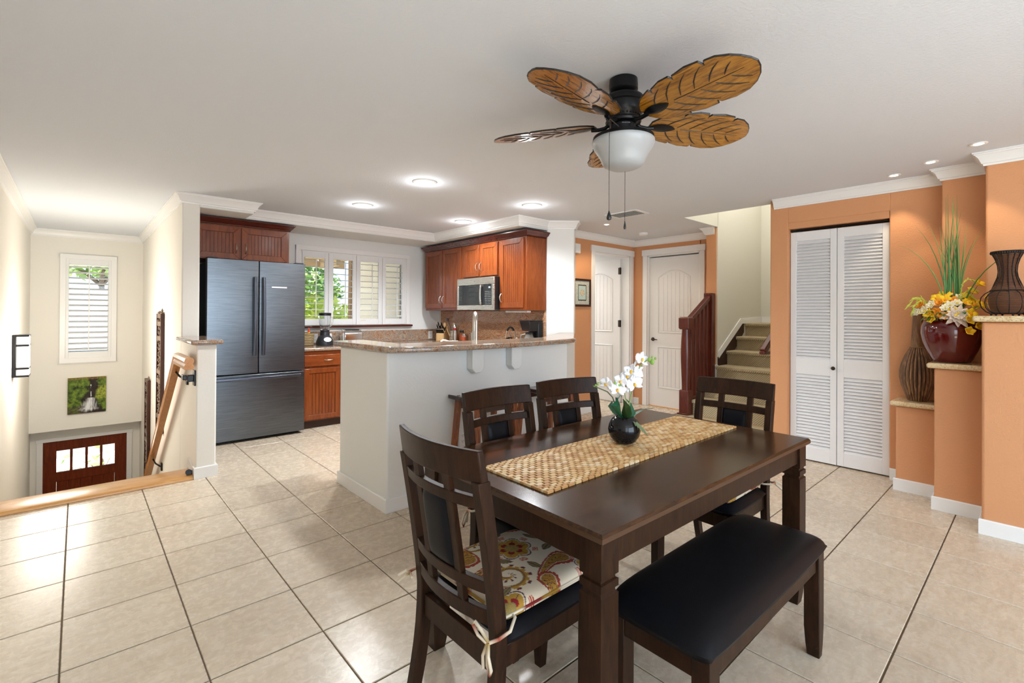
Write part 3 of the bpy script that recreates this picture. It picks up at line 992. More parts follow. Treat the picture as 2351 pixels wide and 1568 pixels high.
# ------------------------------------------------------------------ stairs going up
up_ = thing('carpeted_staircase', 'beige carpeted staircase with dark stringer rising behind the end chair', 'staircase', (5.875, 2.25, 0))
RISE, RUN = 0.1745, 0.2880
for k in range(1, 8):
    x = (k - 4) * RUN
    zt = RISE * k
    y1 = 0.477
    if k <= 3:
        y1 = 0.62 if k == 1 else 0.49
    ex = (RUN + 0.03 if k != 3 else RUN + 0.01) if k < 7 else 0.52
    b = MB()
    se = [(x, zt - RISE), (x, zt - 0.045), (x - 0.022, zt - 0.040), (x - 0.030, zt - 0.022), (x - 0.024, zt - 0.006), (x - 0.006, zt), (x + ex, zt), (x + ex, zt - RISE)]
    b.extrude([(p, -0.478, q) for p, q in se][::-1], [(p, y1, q) for p, q in se][::-1])
    b.build('step', M['carpet'], up_, smooth=45)
b = MB().box(-0.90, -0.60, 0.6205, 0.66, 0, 0.174).box(-0.560, -0.315, 0.4905, 0.66, 0, 0.350).box(-0.314, 0.022, 0.4905, 0.62, 0, 0.524)
b.build('stringer', M['newel'], up_, 0.004)
sk = [(0.05, 0.88), (0.69, 1.285), (1.385, 1.305), (1.385, 1.215), (0.74, 1.215), (0.05, 0.79)]
MB().extrude([(x, 0.4835, z_) for x, z_ in sk], [(x, 0.472, z_) for x, z_ in sk]).build('skirt_board', M['trim'], up_, smooth=0)
sk = [(0.035, 0.70), (0.035, 0.80), (0.72, 1.218), (0.80, 1.218), (0.80, 1.10), (0.3, 0.70)]
MB().extrude([(x, 0.4840, z_) for x, z_ in sk], [(x, 0.4765, z_) for x, z_ in sk]).build('stringer', M['stringer'], up_, smooth=0)
MB().box(1.382, 1.394, -0.478, 0.47, 1.219, 1.305).build('baseboard', M['trim'], up_, smooth=0)
MB().box(0.013, 0.024, 0.47, 0.62, 0.53, 0.71).build('end_trim', M['trim'], up_, 0.002)

bal = thing('stair_balustrade', 'dark mahogany stair balustrade with a square-capped bulbous newel post', 'railing', (5.20, 2.80, 0.175))
NX = 0.05


def sq(h, z_, cx=NX, cy=0.0):
    return [(cx - h, cy - h, z_), (cx + h, cy - h, z_), (cx + h, cy + h, z_), (cx - h, cy + h, z_)]


MB().sections([sq(0.056, 0.0008), sq(0.056, 0.275), sq(0.050, 0.285)]).build('newel_block', M['newel'], bal, 0.004)
MB().sections([sq(0.050, 0.985), sq(0.062, 1.0), sq(0.062, 1.115), sq(0.050, 1.13)]).build('newel_cap', M['newel'], bal, 0.004)
MB().lathe([(0.044, 0.27), (0.048, 0.40), (0.058, 0.62), (0.060, 0.72), (0.055, 0.85), (0.048, 0.95), (0.045, 1.0)], 20, (NX, 0, 0)).build('newel_shaft', M['newel'], bal)
MB().box(-0.020, 0.066, -0.053, 0.075, 0.001, 0.018).build('newel_foot', M['newel'], bal, 0.004)
b = MB().box(0.60, 0.686, -0.048, 0.062, 0.36, 1.425)
b.build('end_post', M['newel'], bal, 0.006)
P0, P1 = Vector((0.08, 0.0, 1.075)), Vector((0.62, 0.0, 1.385))
b = MB().bar(P0, P1, 0.062, 0.045)
b.bar(P0 - Vector((0, 0, 0.034)), P1 - Vector((0, 0, 0.034)), 0.045, 0.02)
b.build('handrail', M['newel'], bal, 0.006)
for k in range(5):
    x = 0.16 + k * 0.094
    zt = 1.045 + (x - 0.08) * 0.574
    zb = 0.19 if x < 0.32 else 0.365
    MB().box(x - 0.021, x + 0.021, -0.021, 0.021, zb, zt).build('baluster', M['newel'], bal, 0.003)
MB().box(0.11, 0.352, -0.045, 0.045, 0.1765, 0.204).box(0.365, 0.60, -0.046, 0.046, 0.351, 0.378).build('base_rail', M['newel'], bal, 0.004)

hr2 = thing('stair_handrail', 'dark mahogany handrail end poking out past the apricot wall on the stairs', 'handrail', (5.02, 1.86, 0.0))
b = MB().bar((-0.03, 0, 0.97), (1.9, 0, 0.97 + 1.93 * 0.606), 0.055, 0.06)
b.bar((-0.055, 0, 0.962), (0.34, 0, 0.945), 0.05, 0.032)
b.build('rail', M['newel'], hr2, 0.008)
b = MB()
for x in (0.5, 1.5):
    b.tube([(x, 0.0, 0.95 + x * 0.606), (x, -0.04, 0.92 + x * 0.606), (x, -0.094, 0.92 + x * 0.606)], 0.008, 6)
b.build('bracket', M['bronze'], hr2)

# ------------------------------------------------------------------ hallway fittings
pf = thing('framed_picture', 'brown framed sand dollar picture on the apricot hall wall', 'picture', (4.985, 4.149, 1.43))
b = MB()
PW, PH = 0.175, 0.370
for (x0, x1, z0, z1) in ((-PW, PW, 0, 0.028), (-PW, PW, PH - 0.028, PH), (-PW, -PW + 0.028, 0.028, PH - 0.028), (PW - 0.028, PW, 0.028, PH - 0.028)):
    b.box(x0, x1, -0.024, -0.001, z0, z1)
b.build('frame', M['carv'], pf, 0.003)


def shell_art(u, v):
    n = fbm(u * 10, v * 22, 3)
    c_ = lerp3((0.36, 0.42, 0.39), (0.62, 0.60, 0.50), 0.5 + 1.2 * n)
    if 0.22 < u < 0.80 and 0.17 < v < 0.83:
        c_ = (0.035, 0.02, 0.012)
        if 0.26 < u < 0.76 and 0.205 < v < 0.795:
            c_ = lerp3((0.40, 0.55, 0.53), (0.50, 0.60, 0.56), 0.5 + n)
            dx, dy = (u - 0.51) * 1.05, (v - 0.50) * 1.25
            r_, a = hypot(dx, dy), atan2(dy, dx)
            if r_ < 0.165 + 0.018 * sin(a * 5):
                c_ = lerp3((0.50, 0.42, 0.28), (0.66, 0.58, 0.44), 0.5 + 0.5 * cos(a * 5 + 0.6) + n)
                if r_ > 0.15 + 0.018 * sin(a * 5):
                    c_ = (0.36, 0.28, 0.16)
    return c_


b = MB().grid(lambda u, v: (-PW + 0.027 + (2 * PW - 0.054) * u, -0.012, PH - 0.027 - (PH - 0.054) * v), 60, 70)
b.c = [(*shell_art(i / 60, j / 70), 1.0) for i in range(61) for j in range(71)]
b.build('artwork', M['print'], pf, smooth=0)
ch = thing('door_chime', 'small white chime box high on the apricot hall wall', 'chime', (4.86, 4.149, 2.13))
MB().box(-0.05, 0.05, -0.05, -0.001, 0, 0.125).build('box', M['plate'], ch, 0.008)

sd = thing('smoke_detector', 'round white smoke detector on the hall ceiling', 'smoke detector', (5.63, 3.62, CEIL))
MB().lathe([(0.0001, -0.034), (0.045, -0.034), (0.060, -0.026), (0.064, -0.010), (0.068, -0.008), (0.068, -0.0005)], 28).build('housing', M['plate'], sd)
MB().lathe([(0.0001, -0.0365), (0.012, -0.0365), (0.012, -0.034)], 12, (0.022, -0.015, 0)).build('button', M['plate'], sd)

av = thing('ceiling_vent', 'white louvred air vent in the ceiling near the hall', 'vent', (4.42, 3.05, CEIL))
b = MB()
for (x0, x1, y0, y1) in ((-0.13, 0.13, -0.20, -0.165), (-0.13, 0.13, 0.165, 0.20), (-0.13, -0.10, -0.17, 0.17), (0.10, 0.13, -0.17, 0.17)):
    b.box(x0, x1, y0, y1, -0.010, -0.0005)
b.build('frame', M['plate'], av, 0.002)
MB().box(-0.10, 0.10, -0.165, 0.165, -0.003, -0.0015).build('duct', plain('duct_dark', (0.02, 0.02, 0.02, 1), 0.9), av, smooth=0)
me = MB().box(-0.10, 0.10, -0.010, 0.010, -0.0008, 0.0008, Matrix.Rotation(radians(38), 4, 'X')).mesh('slat', M['plate'], 0)
for k in range(13):
    inst('slat', me, av, (0, -0.15 + 0.025 * k, -0.0085))


# ------------------------------------------------------------------ ceiling lights
def downlight(x, y, label):
    t = thing('recessed_downlight', label, 'ceiling light', (x, y, CEIL), 0, 'recessed kitchen downlights')
    MB().lathe([(0.078, -0.0005), (0.100, -0.0005), (0.100, -0.006), (0.090, -0.012), (0.080, -0.008), (0.078, -0.004)], 32).build('trim_ring', M['trim'], t)
    MB().lathe([(0.0001, -0.0105), (0.05, -0.010), (0.079, -0.007), (0.079, -0.002)], 28).build('lens', M['bulb'], t)
    lamp('downlight_lamp', 'SPOT', (x, y, CEIL - 0.03), 92.0, (0.93, 0.97, 1.0), (0, 0, -1), spot_size=radians(155), spot_blend=0.6, shadow_soft_size=0.07)
    lamp('downlight_glow', 'POINT', (x, y, CEIL - 0.065), 2.2, (0.95, 0.98, 1.0), shadow_soft_size=0.05)  # extra point lamp added for the halo on the ceiling
    return t


downlight(2.135, 4.63, 'round recessed downlight nearest the fridge')
downlight(2.135, 3.463, 'round recessed downlight over the bar, nearest the ceiling fan')
downlight(3.385, 3.463, 'round recessed downlight by the angled white wall end')
downlight(3.385, 4.63, 'round recessed downlight in front of the wall cabinets by the microwave')


def spotlight(x, y, label, e, aim=(0.25, 0, -1), cone=62):
    t = thing('recessed_spotlight', label, 'ceiling light', (x, y, CEIL), 0, 'small recessed spotlights')
    MB().lathe([(0.026, -0.0005), (0.044, -0.0005), (0.044, -0.004), (0.036, -0.007), (0.026, -0.004)], 24).build('trim_ring', M['trim'], t)
    MB().lathe([(0.0001, -0.0052), (0.024, -0.005), (0.027, -0.002)], 20).build('bulb', M['spotbulb'], t)
    lamp('spot_lamp', 'SPOT', (x, y, CEIL - 0.02), e, (1.0, 0.80, 0.55), aim, spot_size=radians(cone), spot_blend=0.45, shadow_soft_size=0.025)
    return t


spotlight(4.70, 0.79, 'small warm spotlight above the brown tall vase', 8)
spotlight(4.48, 0.547, 'small warm spotlight above the red flower pot', 8)
spotlight(4.22, 0.285, 'small warm spotlight above the wicker vase', 8)
spotlight(4.77, 3.58, 'small spotlight in the hall ceiling by the picture', 22, (0.35, 0.1, -1), 120)

# ------------------------------------------------------------------ kitchen cabinets
def pull(parent, x, y, z, vertical=True, L=0.10, mat='nickel'):
    pts = []
    for k in range(9):
        a = k / 8
        s_ = (a - 0.5) * L
        d = 0.028 * sin(pi * a) ** 0.7
        pts.append((x, y - d, z + s_) if vertical else (x + s_, y - d, z))
    return MB().tube(pts, [0.0055] + [0.0045] * 7 + [0.0055], 8).build('handle', M[mat], parent)


def bead_door(parent, x0, x1, z0, z1, hx=None, hz=None, n=None, fr=0.062):
    T = 0.019
    b = MB()
    i0, i1, k0, k1 = x0 + fr, x1 - fr, z0 + fr, z1 - fr
    for q in ([(x0, z0), (x1, z0), (i1, k0), (i0, k0)], [(x1, z0), (x1, z1), (i1, k1), (i1, k0)],
              [(x1, z1), (x0, z1), (i0, k1), (i1, k1)], [(x0, z1), (x0, z0), (i0, k0), (i0, k1)]):
        b.extrude([(p, 0.0, z_) for p, z_ in q], [(p, -T, z_) for p, z_ in q])
    d = b.build('door', M['cherry'], parent, 0.003)
    n = n or max(3, round((i1 - i0) / 0.034))
    pw = (i1 - i0) / n
    me = MB().box(0.0021, pw - 0.0021, -0.010, -0.003, k0 + 0.001, k1 - 0.001).mesh('plank', M['cherry'], 0)
    MB().box(i0, i1, -0.0045, -0.001, k0, k1).build('panel_back', M['stringer'], d, smooth=0)
    for k in range(n):
        inst('plank', me, d, (i0 + k * pw, 0, 0))
    if hx is not None:
        pull(d, hx, -T, hz)
    return d


def cabinet(name, label, loc, rotz, w, dep, z0, z1, group=None):
    c_ = thing(name, label, 'cabinet', loc, rotz, group)
    MB().box(0, w, 0.0, dep, z0, z1).build('body', M['cherry'], c_, 0.002)
    return c_


def cornice(parent, x0, x1, dep, z0, left=True, right=True, h=0.066, pj=0.055):
    pr = [(0.0, z0), (0.010, z0), (0.014, z0 + 0.012), (0.030, z0 + 0.026), (0.044, z0 + 0.046), (pj - 0.004, z0 + 0.052), (pj, z0 + 0.056), (pj, z0 + h), (0.0, z0 + h)]
    path = []
    if left:
        path.append((x0, dep))
    path += [(x0, 0), (x1, 0)]
    if right:
        path.append((x1, dep))
    MB().sweep(path, pr).build('cornice', M['mahog'], parent, smooth=30)


# over the fridge
c1 = cabinet('wall_cabinet', 'wide cherry wall cabinet above the fridge with two beadboard doors', (0.852, 5.70, 0), 0, 0.905, 0.545, 1.875, 2.235, 'cherry wall cabinets')
bead_door(c1, 0.008, 0.407, 1.885, 2.222, 0.372, 2.0)
bead_door(c1, 0.425, 0.878, 1.885, 2.222, 0.462, 2.0)
cornice(c1, 0.0, 0.905, 0.545, 2.2355, False, True)
# by the microwave; these face -x
XF = 3.80
c2 = cabinet('wall_cabinet', 'tall cherry wall cabinet with two beadboard doors nearest the kitchen window', (XF, 6.105, 0), -pi / 2, 0.885, 0.325, 1.37, 2.222, 'cherry wall cabinets')
bead_door(c2, 0.010, 0.438, 1.405, 2.212, 0.408, 1.52)
bead_door(c2, 0.452, 0.876, 1.405, 2.212, 0.482, 1.52)
c3 = cabinet('wall_cabinet', 'short cherry wall cabinet with two small doors above the microwave', (XF, 5.219, 0), -pi / 2, 0.764, 0.325, 1.785, 2.2225, 'cherry wall cabinets')
bead_door(c3, 0.060, 0.383, 1.803, 2.212, 0.353, 1.925)
bead_door(c3, 0.400, 0.750, 1.803, 2.212, 0.430, 1.925)
c4 = cabinet('wall_cabinet', 'tall single-door cherry wall cabinet nearest the angled wall end', (XF, 4.454, 0), -pi / 2, 0.487, 0.325, 1.37, 2.2215, 'cherry wall cabinets')
bead_door(c4, 0.035, 0.442, 1.40, 2.212, 0.066, 1.52)
cn = thing('cabinet_cornice', 'dark mahogany cornice running along the top of the microwave wall cabinets', 'moulding', (XF, 6.105, 0), -pi / 2)
cornice(cn, -0.002, 2.140, 0.325, 2.2235, True, True)
MB().box(0.0, 2.138, 0.0, 0.325, 2.2232, 2.26).build('top_board', M['mahog'], cn, smooth=0)
ul = thing('under_cabinet_light', 'slim white light strip under the tall cabinet by the angled wall', 'light strip', (3.86, 4.40, 1.345))
MB().box(0, 0.06, -0.38, 0.0, 0, 0.022).build('housing', M['plate'], ul, 0.003)

# base cabinets
c5 = cabinet('base_cabinet', 'cherry base cabinet with drawer and beadboard door beside the fridge', (1.885, 5.63, 0), 0, 0.80, 0.60, 0.09, 0.888)
b = MB().box(0.02, 0.43, -0.019, 0.0, 0.715, 0.845)
dr = b.build('drawer', M['cherryh'], c5, 0.005)
pull(dr, 0.295, -0.019, 0.782, False)
MB().box(0.0, 0.80, -0.004, 0.0, 0.855, 0.888).build('top_rail', M['cherryh'], c5, smooth=0)
bead_door(c5, 0.02, 0.43, 0.105, 0.690, None, None, 8, 0.055)
bead_door(c5, 0.45, 0.79, 0.105, 0.690, 0.48, 0.6, 7, 0.055)
MB().box(0.005, 0.80, 0.05, 0.59, 0.001, 0.0895).build('toe_kick', M['stringer'], c5, smooth=0)
c6 = cabinet('base_cabinet', 'cherry base cabinet run below the range wall counter, behind the bar', (3.53, 6.20, 0), -pi / 2, 2.2, 0.59, 0.0, 0.888)
c7 = cabinet('base_cabinet', 'cherry sink cabinet on the kitchen side of the bar', (1.67, 3.065, 0), 0, 1.60, 0.58, 0.0, 0.888)

ct = thing('kitchen_worktop', 'polished brown granite worktop along the kitchen walls', 'worktop', (1.88, 5.60, 0))
b = MB().prism([(0, 0), (1.62, 0), (1.62, -1.62), (2.248, -1.62), (2.248, 0.648), (0, 0.648)], 0.889, 0.928)
b.build('slab', M['granite'], ct, 0.012, 3)
MB().box(0.0, 2.226, 0.629, 0.6485, 0.9285, 1.090).build('upstand', M['granite'], ct, 0.003)
MB().box(2.2285, 2.2485, -1.625, 0.580, 0.9285, 1.368).build('splashback', M['splash'], ct, 0.003)
cs = thing('sink_worktop', 'granite sink counter behind the raised bar', 'worktop', (1.66, 3.062, 0))
MB().box(0, 1.62, 0, 0.62, 0.889, 0.928).build('slab', M['granite'], cs, 0.010)

# raised bar top
bt = thing('bar_counter', 'bowed polished granite bar top on the white half wall', 'bar top', (1.50, 2.84, 1.0705))
front = [(0.0, 0.95), (0.0, 0.06), (0.012, 0.022), (0.045, -0.005), (0.16, -0.045), (0.34, -0.080), (0.56, -0.100), (0.78, -0.108), (1.0, -0.104), (1.25, -0.085), (1.50, -0.052),
         (1.72, -0.010), (1.86, 0.030), (1.915, 0.060), (1.93, 0.085)]
poly = front + [(2.84, 0.860), (2.72, 1.02), (1.72, 0.34), (0.26, 0.34), (0.26, 0.95)]
b = MB().prism(poly, 0.0, 0.040)
b.build('slab', M['granite'], bt, 0.015, 4)


def corbel(x, label):
    t = thing('bar_corbel', label, 'bracket', (x, 2.9395, 0.885), 0, 'white bar brackets')
    pr = [(0.0, 0.0), (-0.03, 0.0), (-0.055, 0.025), (-0.09, 0.184), (0.0, 0.184)]
    b = MB()
    w = 0.055
    pts = [(-w, 0.03), (-w + 0.03, 0.0), (w - 0.03, 0.0), (w, 0.03), (w, 0.185), (-w, 0.185)]
    b.extrude([(p, -0.001, q) for p, q in pts], [(p, -0.075, q) for p, q in pts])
    b.build('block', M['white_wall'], t, 0.005)


corbel(2.245, 'white chamfered bracket under the bar top, nearer the fridge side')
corbel(2.640, 'white chamfered bracket under the bar top, nearer the hall side')


def outlet(x, y, z, rotz, label):
    t = thing('power_outlet', label, 'outlet', (x, y, z), rotz, 'white power outlets')
    MB().box(-0.035, 0.035, -0.006, -0.0006, -0.057, 0.057).build('cover', M['plate'], t, 0.002)
    b = MB()
    for zc in (-0.022, 0.022):
        for xo in (-0.008, 0.008):
            b.box(xo - 0.0015, xo + 0.0015, -0.0066, -0.0058, zc - 0.004, zc + 0.006)
        b.lathe([(0.0001, 0), (0.0028, 0), (0.0028, 0.0006)], 8, m=Matrix.Translation((0, -0.0061, zc - 0.011)) @ Matrix.Rotation(pi / 2, 4, 'X'))
    b.build('socket', M['blackpl'], t, smooth=0)


outlet(2.155, 2.9395, 0.395, 0, 'white duplex outlet low on the bar wall between the stool legs')
outlet(2.24, 6.2285, 1.005, 0, 'white outlet on the splashback left of the blender')
outlet(2.42, 6.2285, 1.005, 0, 'white outlet on the splashback right of the blender')
outlet(3.955, 6.2285, 1.005, 0, 'white outlet on the splashback beside the knife block')
outlet(4.1085, 5.375, 1.005, -pi / 2, 'white outlet on the splashback behind the faucet')

# ------------------------------------------------------------------ fridge
fr = thing('refrigerator', 'dark stainless french-door refrigerator with bottom freezer drawer', 'refrigerator', (1.4025, 5.50, 0))
MB().box(-0.455, 0.455, 0.085, 0.70, 0.03, 1.835).build('body', M['fridge_side'], fr, 0.005)
b = MB()
for x in (-0.40, 0.40):
    for y in (0.13, 0.64):
        b.lathe([(0.02, 0.0005), (0.02, 0.031)], 10, (x, y, 0))
b.build('foot', M['blackpl'], fr)
MB().box(-0.44, 0.44, 0.09, 0.12, 0.004, 0.03).build('grille', M['blackpl'], fr, smooth=0)


def fdoor(name, x0, x1, z0, z1):
    b = MB()
    n = 10
    sec = []
    for k in range(n + 1):
        a = k / n
        sec.append((x0 + (x1 - x0) * a, 0.004 - 0.004 * sin(pi * a) ** 0.6))
    sec += [(x1, 0.078), (x0, 0.078)]
    b.extrude([(p, q, z0) for p, q in sec], [(p, q, z1) for p, q in sec])
    return b.build(name, M['steel'], fr, 0.004)


dl = fdoor('door', -0.4675, -0.0035, 0.700, 1.866)
dr = fdoor('door', 0.0035, 0.4675, 0.700, 1.866)
dd = fdoor('freezer_drawer', -0.4675, 0.4675, 0.032, 0.688)
for (x, par) in ((-0.044, dl), (0.040, dr)):
    b = MB()
    ring = []
    for k in range(13):
        a = k / 12
        z_ = 0.885 + 0.812 * a
        d = -0.040 - 0.020 * sin(pi * a)
        w = 0.014
        ring.append([(x - w, d + 0.026, z_), (x + w, d + 0.026, z_), (x + w, d + 0.004, z_), (x + 0.4 * w, d - 0.002, z_), (x - 0.4 * w, d - 0.002, z_), (x - w, d + 0.004, z_)])
    b.sections(ring)
    b.box(x - 0.008, x + 0.008, -0.030, 0.004, 0.90, 0.93).box(x - 0.008, x + 0.008, -0.030, 0.004, 1.65, 1.68)
    b.build('handle', M['steel_handle'], par, 0.003)
ring = []
for k in range(13):
    a = k / 12
    x = -0.42 + 0.84 * a
    d = -0.034 - 0.022 * sin(pi * a)
    ring.append([(x, d + 0.022, 0.632), (x, d, 0.636), (x, d - 0.003, 0.650), (x, d, 0.664), (x, d + 0.022, 0.666)])
b = MB().sections(ring).box(-0.40, -0.37, -0.02, 0.004, 0.638, 0.660).box(0.37, 0.40, -0.02, 0.004, 0.638, 0.660)
b.build('handle', M['steel_handle'], dd, 0.003)
MB().box(0.122, 0.274, -0.0022, 0.0004, 1.592, 1.606).build('nameplate', plain('badge', (0.8, 0.8, 0.8, 1), 0.3, 0.3), dr, 0.001)
for q in (-0.455, 0.37):
    MB().box(q, q + 0.085, 0.02, 0.16, 1.8665, 1.878).build('hinge_cover', M['fridge_side'], fr, 0.003)

# ------------------------------------------------------------------ microwave
mw = thing('microwave', 'stainless over-range microwave with black window under the short cabinet', 'microwave', (3.70, 5.185, 1.375), -pi / 2)
MB().box(0.004, 0.748, 0.02, 0.425, 0.004, 0.404).build('body', M['blackpl'], mw, 0.003)
b = MB().box(0, 0.752, 0, 0.02, 0, 0.060).box(0, 0.752, 0, 0.02, 0.316, 0.402).box(0, 0.034, 0.0, 0.02, 0.06, 0.316).box(0.708, 0.752, 0, 0.02, 0.06, 0.316)
b.build('fascia', M['mwsteel'], mw, 0.003)
MB().box(0.034, 0.535, 0.002, 0.019, 0.061, 0.315).build('window', M['mwglass'], mw, 0.002)
MB().box(0.565, 0.708, 0.002, 0.019, 0.061, 0.315).build('control_panel', M['mwglass'], mw, 0.002)
MB().box(0.537, 0.563, 0.003, 0.019, 0.061, 0.315).build('door_edge', M['blackpl'], mw, smooth=0)
rg = []
for k in range(9):
    a = k / 8
    z_ = 0.065 + 0.246 * a
    d = -0.022 - 0.010 * sin(pi * a)
    rg.append([(0.505, d, z_), (0.527, d, z_), (0.527, d + 0.018, z_), (0.505, d + 0.018, z_)])
MB().sections(rg).box(0.508, 0.524, -0.02, 0.003, 0.07, 0.09).box(0.508, 0.524, -0.02, 0.003, 0.285, 0.305).build('handle', M['mwsteel'], mw, 0.004)
b = MB()
for i in range(4):
    for j in range(8):
        b.box(0.585 + i * 0.030, 0.597 + i * 0.030, 0.0005, 0.0021, 0.072 + j * 0.0215, 0.078 + j * 0.0215)
o = b.build('key_legend', plain('legend', (0.35, 0.35, 0.35, 1), 0.5), mw, smooth=0)
g = G('clock_display')
M['clock'] = g.bsdf(col=(0.1, 0.1, 0.1, 1), ecol=(0.8, 0.95, 1.0, 1), estr=1.6)
b = MB()
for k, x in enumerate((0.648, 0.661, 0.674)):
    b.box(x, x + 0.009, 0.0004, 0.0021, 0.282, 0.2845).box(x, x + 0.009, 0.0004, 0.0021, 0.273, 0.2752).box(x + 0.007, x + 0.009, 0.0004, 0.0021, 0.265, 0.284)
b.build('clock_digits', M['clock'], mw, smooth=0)
MB().lathe([(0.0001, 0), (0.012, 0), (0.012, 0.0015)], 16, m=Matrix.Translation((0.37, 0.0005, 0.36)) @ Matrix.Rotation(pi / 2, 4, 'X')).build('badge', M['nickel'], mw)

# ------------------------------------------------------------------ faucet and things on the worktops
fa = thing('kitchen_faucet', 'tall brushed steel gooseneck faucet behind the bar top', 'faucet', (2.535, 3.27, 0.9285))
pts = [(0, 0, 0), (0, 0, 0.33)]
for k in range(1, 10):
    a = pi * k / 9
    pts.append((0.030 * (1 - cos(a)), 0.054 * (1 - cos(a)), 0.33 + 0.078 * sin(a)))
pts.append((0.060, 0.108, 0.24))
MB().tube(pts, 0.0145, 14).build('spout', M['nickel'], fa)
MB().lathe([(0.028, 0), (0.028, 0.012), (0.021, 0.02), (0.021, 0.09), (0.016, 0.10)], 18).build('base', M['nickel'], fa)
MB().lathe([(0.0001, 0.12), (0.019, 0.12), (0.019, 0.235), (0.014, 0.25)], 16, (0.060, 0.108, 0)).build('spray_head', M['nickel'], fa)
MB().tube([(0.02, 0, 0.06), (0.06, 0.0, 0.07), (0.085, 0.0, 0.10)], [0.010, 0.007, 0.006], 8).build('lever', M['nickel'], fa)
sp = thing('sink_stopper', 'tiny black stopper knob on the sink edge behind the bar', 'stopper', (2.15, 3.60, 0.9285))
MB().lathe([(0.010, 0), (0.010, 0.02), (0.016, 0.028), (0.016, 0.045), (0.0001, 0.05)], 14).build('knob', M['blackpl'], sp)

kb = thing('knife_block', 'pale wood knife block full of black-handled knives on the worktop corner', 'knife block', (3.98, 5.92, 0.9285), radians(-62))
wb = wood('pale_block', [(0.3, lin(206, 164, 108)), (0.6, lin(222, 184, 130)), (0.8, lin(232, 200, 150))], (8, 8, 1.2), rough=0.45)
pr = [(-0.10, 0.0), (0.06, 0.0), (0.10, 0.02), (0.03, 0.215), (-0.10, 0.105)]
MB().extrude([(-0.062, p, q) for p, q in pr], [(0.062, p, q) for p, q in pr]).build('block', wb, kb, 0.004)
d = Vector((0, -0.55, 0.83)).normalized()
kn = 0
for row, (py, pz, n_, L) in enumerate(((-0.085, 0.118, 6, 0.085), (-0.045, 0.152, 3, 0.11), (-0.01, 0.182, 3, 0.12))):
    for k in range(n_):
        x = (k - (n_ - 1) / 2) * (0.10 / max(1, n_ - 1))
        p0 = Vector((x, py, pz)) - d * 0.01
        b = MB().bar(p0, p0 + d * L, 0.014, 0.020, (0, 1, 0.3))
        hdl = b.build('knife', M['blackpl'], kb, 0.004)
        MB().bar(p0 + d * (L - 0.012), p0 + d * (L + 0.001), 0.0146, 0.0206, (0, 1, 0.3)).build('end_cap', M['chrome'], hdl, 0.003)

uc = thing('utensil_crock', 'steel utensil crock holding wooden spoons beside the knife block', 'utensil holder', (3.98, 5.672, 0.9285))
MB().lathe([(0.0001, 0.004), (0.050, 0.0), (0.052, 0.01), (0.052, 0.155), (0.049, 0.155), (0.047, 0.02), (0.0001, 0.02)], 24).build('pot', M['mwsteel'], uc)
b = MB()
for (x, y, lx, ly) in ((-0.02, 0.02, -0.07, 0.06), (0.015, -0.01, 0.02, 0.03)):
    b.tube([(x, y, 0.02), (x + lx * 0.7, y + ly * 0.7, 0.20)], 0.006, 6)
    b.ball((x + lx, y + ly, 0.235), 0.03, 10, 6, (0.35, 1.0, 1.25))
b.build('wooden_spoon', wb, uc)
b = MB().tube([(0.02, 0.02, 0.02), (0.01, 0.09, 0.22), (0.0, 0.13, 0.30)], 0.004, 6).cbox((0.0, 0.14, 0.31), (0.01, 0.05, 0.04))
b.build('spatula', M['blackpl'], uc)
b = MB().tube([(0.0, -0.02, 0.02), (-0.01, -0.08, 0.22), (-0.02, -0.15, 0.255)], 0.004, 6)
b.build('ladle', M['nickel'], uc)
pm = thing('pepper_mill', 'tall steel pepper mill with a red band beside the utensil crock', 'pepper mill', (3.87, 5.47, 0.9285))
MB().lathe([(0.0001, 0), (0.030, 0), (0.030, 0.165), (0.026, 0.17)], 20).build('body', M['nickel'], pm)
MB().lathe([(0.022, 0.168), (0.022, 0.20)], 16).build('band', plain('red_band', (0.4, 0.02, 0.02, 1), 0.4), pm)
MB().lathe([(0.026, 0.198), (0.027, 0.22), (0.018, 0.245), (0.008, 0.255), (0.012, 0.268), (0.0001, 0.276)], 18).build('cap', M['chrome'], pm)


def spice(label, x, y, h, w, body, capm):
    t = thing('spice_jar', label, 'jar', (x, y, 0.9285), 0, 'spice jars behind the faucet')
    MB().lathe([(0.0001, 0), (w, 0), (w, h * 0.78), (w * 0.8, h * 0.82)], 16).build('jar', body, t)
    MB().lathe([(w * 0.82, h * 0.81), (w * 0.82, h), (0.0001, h)], 16).build('lid', capm, t)
    MB().lathe([(w + 0.0006, h * 0.2), (w + 0.0006, h * 0.65)], 16).build('wrap_label', plain('jar_label', lin(190, 80, 40), 0.5), t)


spice('larger amber spice jar with a black lid behind the faucet', 3.98, 5.46, 0.165, 0.036, plain('amber_jar', lin(140, 90, 60), 0.2), M['blackpl'])
spice('smaller pinkish spice jar right behind the faucet spout', 3.86, 5.24, 0.13, 0.030, plain('pink_jar', lin(196, 150, 136), 0.3), M['nickel'])
sr = thing('spoon_rest', 'white ceramic spoon rest on the worktop behind the bar', 'spoon rest', (3.72, 5.30, 0.9285), radians(-40))
b = MB()
b.lathe([(0.0001, 0.006), (0.03, 0.004), (0.048, 0.014), (0.058, 0.034), (0.062, 0.036), (0.056, 0.012), (0.03, 0.0), (0.0001, 0.0)], 24, sx=1.2)
b.tube([(-0.06, 0, 0.028), (-0.10, 0, 0.040), (-0.135, 0, 0.045), (-0.155, 0, 0.030), (-0.16, 0, 0.008)], [0.012, 0.013, 0.014, 0.014, 0.012], 10)
b.build('rest', plain('white_ceramic', (0.82, 0.82, 0.80, 1), 0.12), sr)

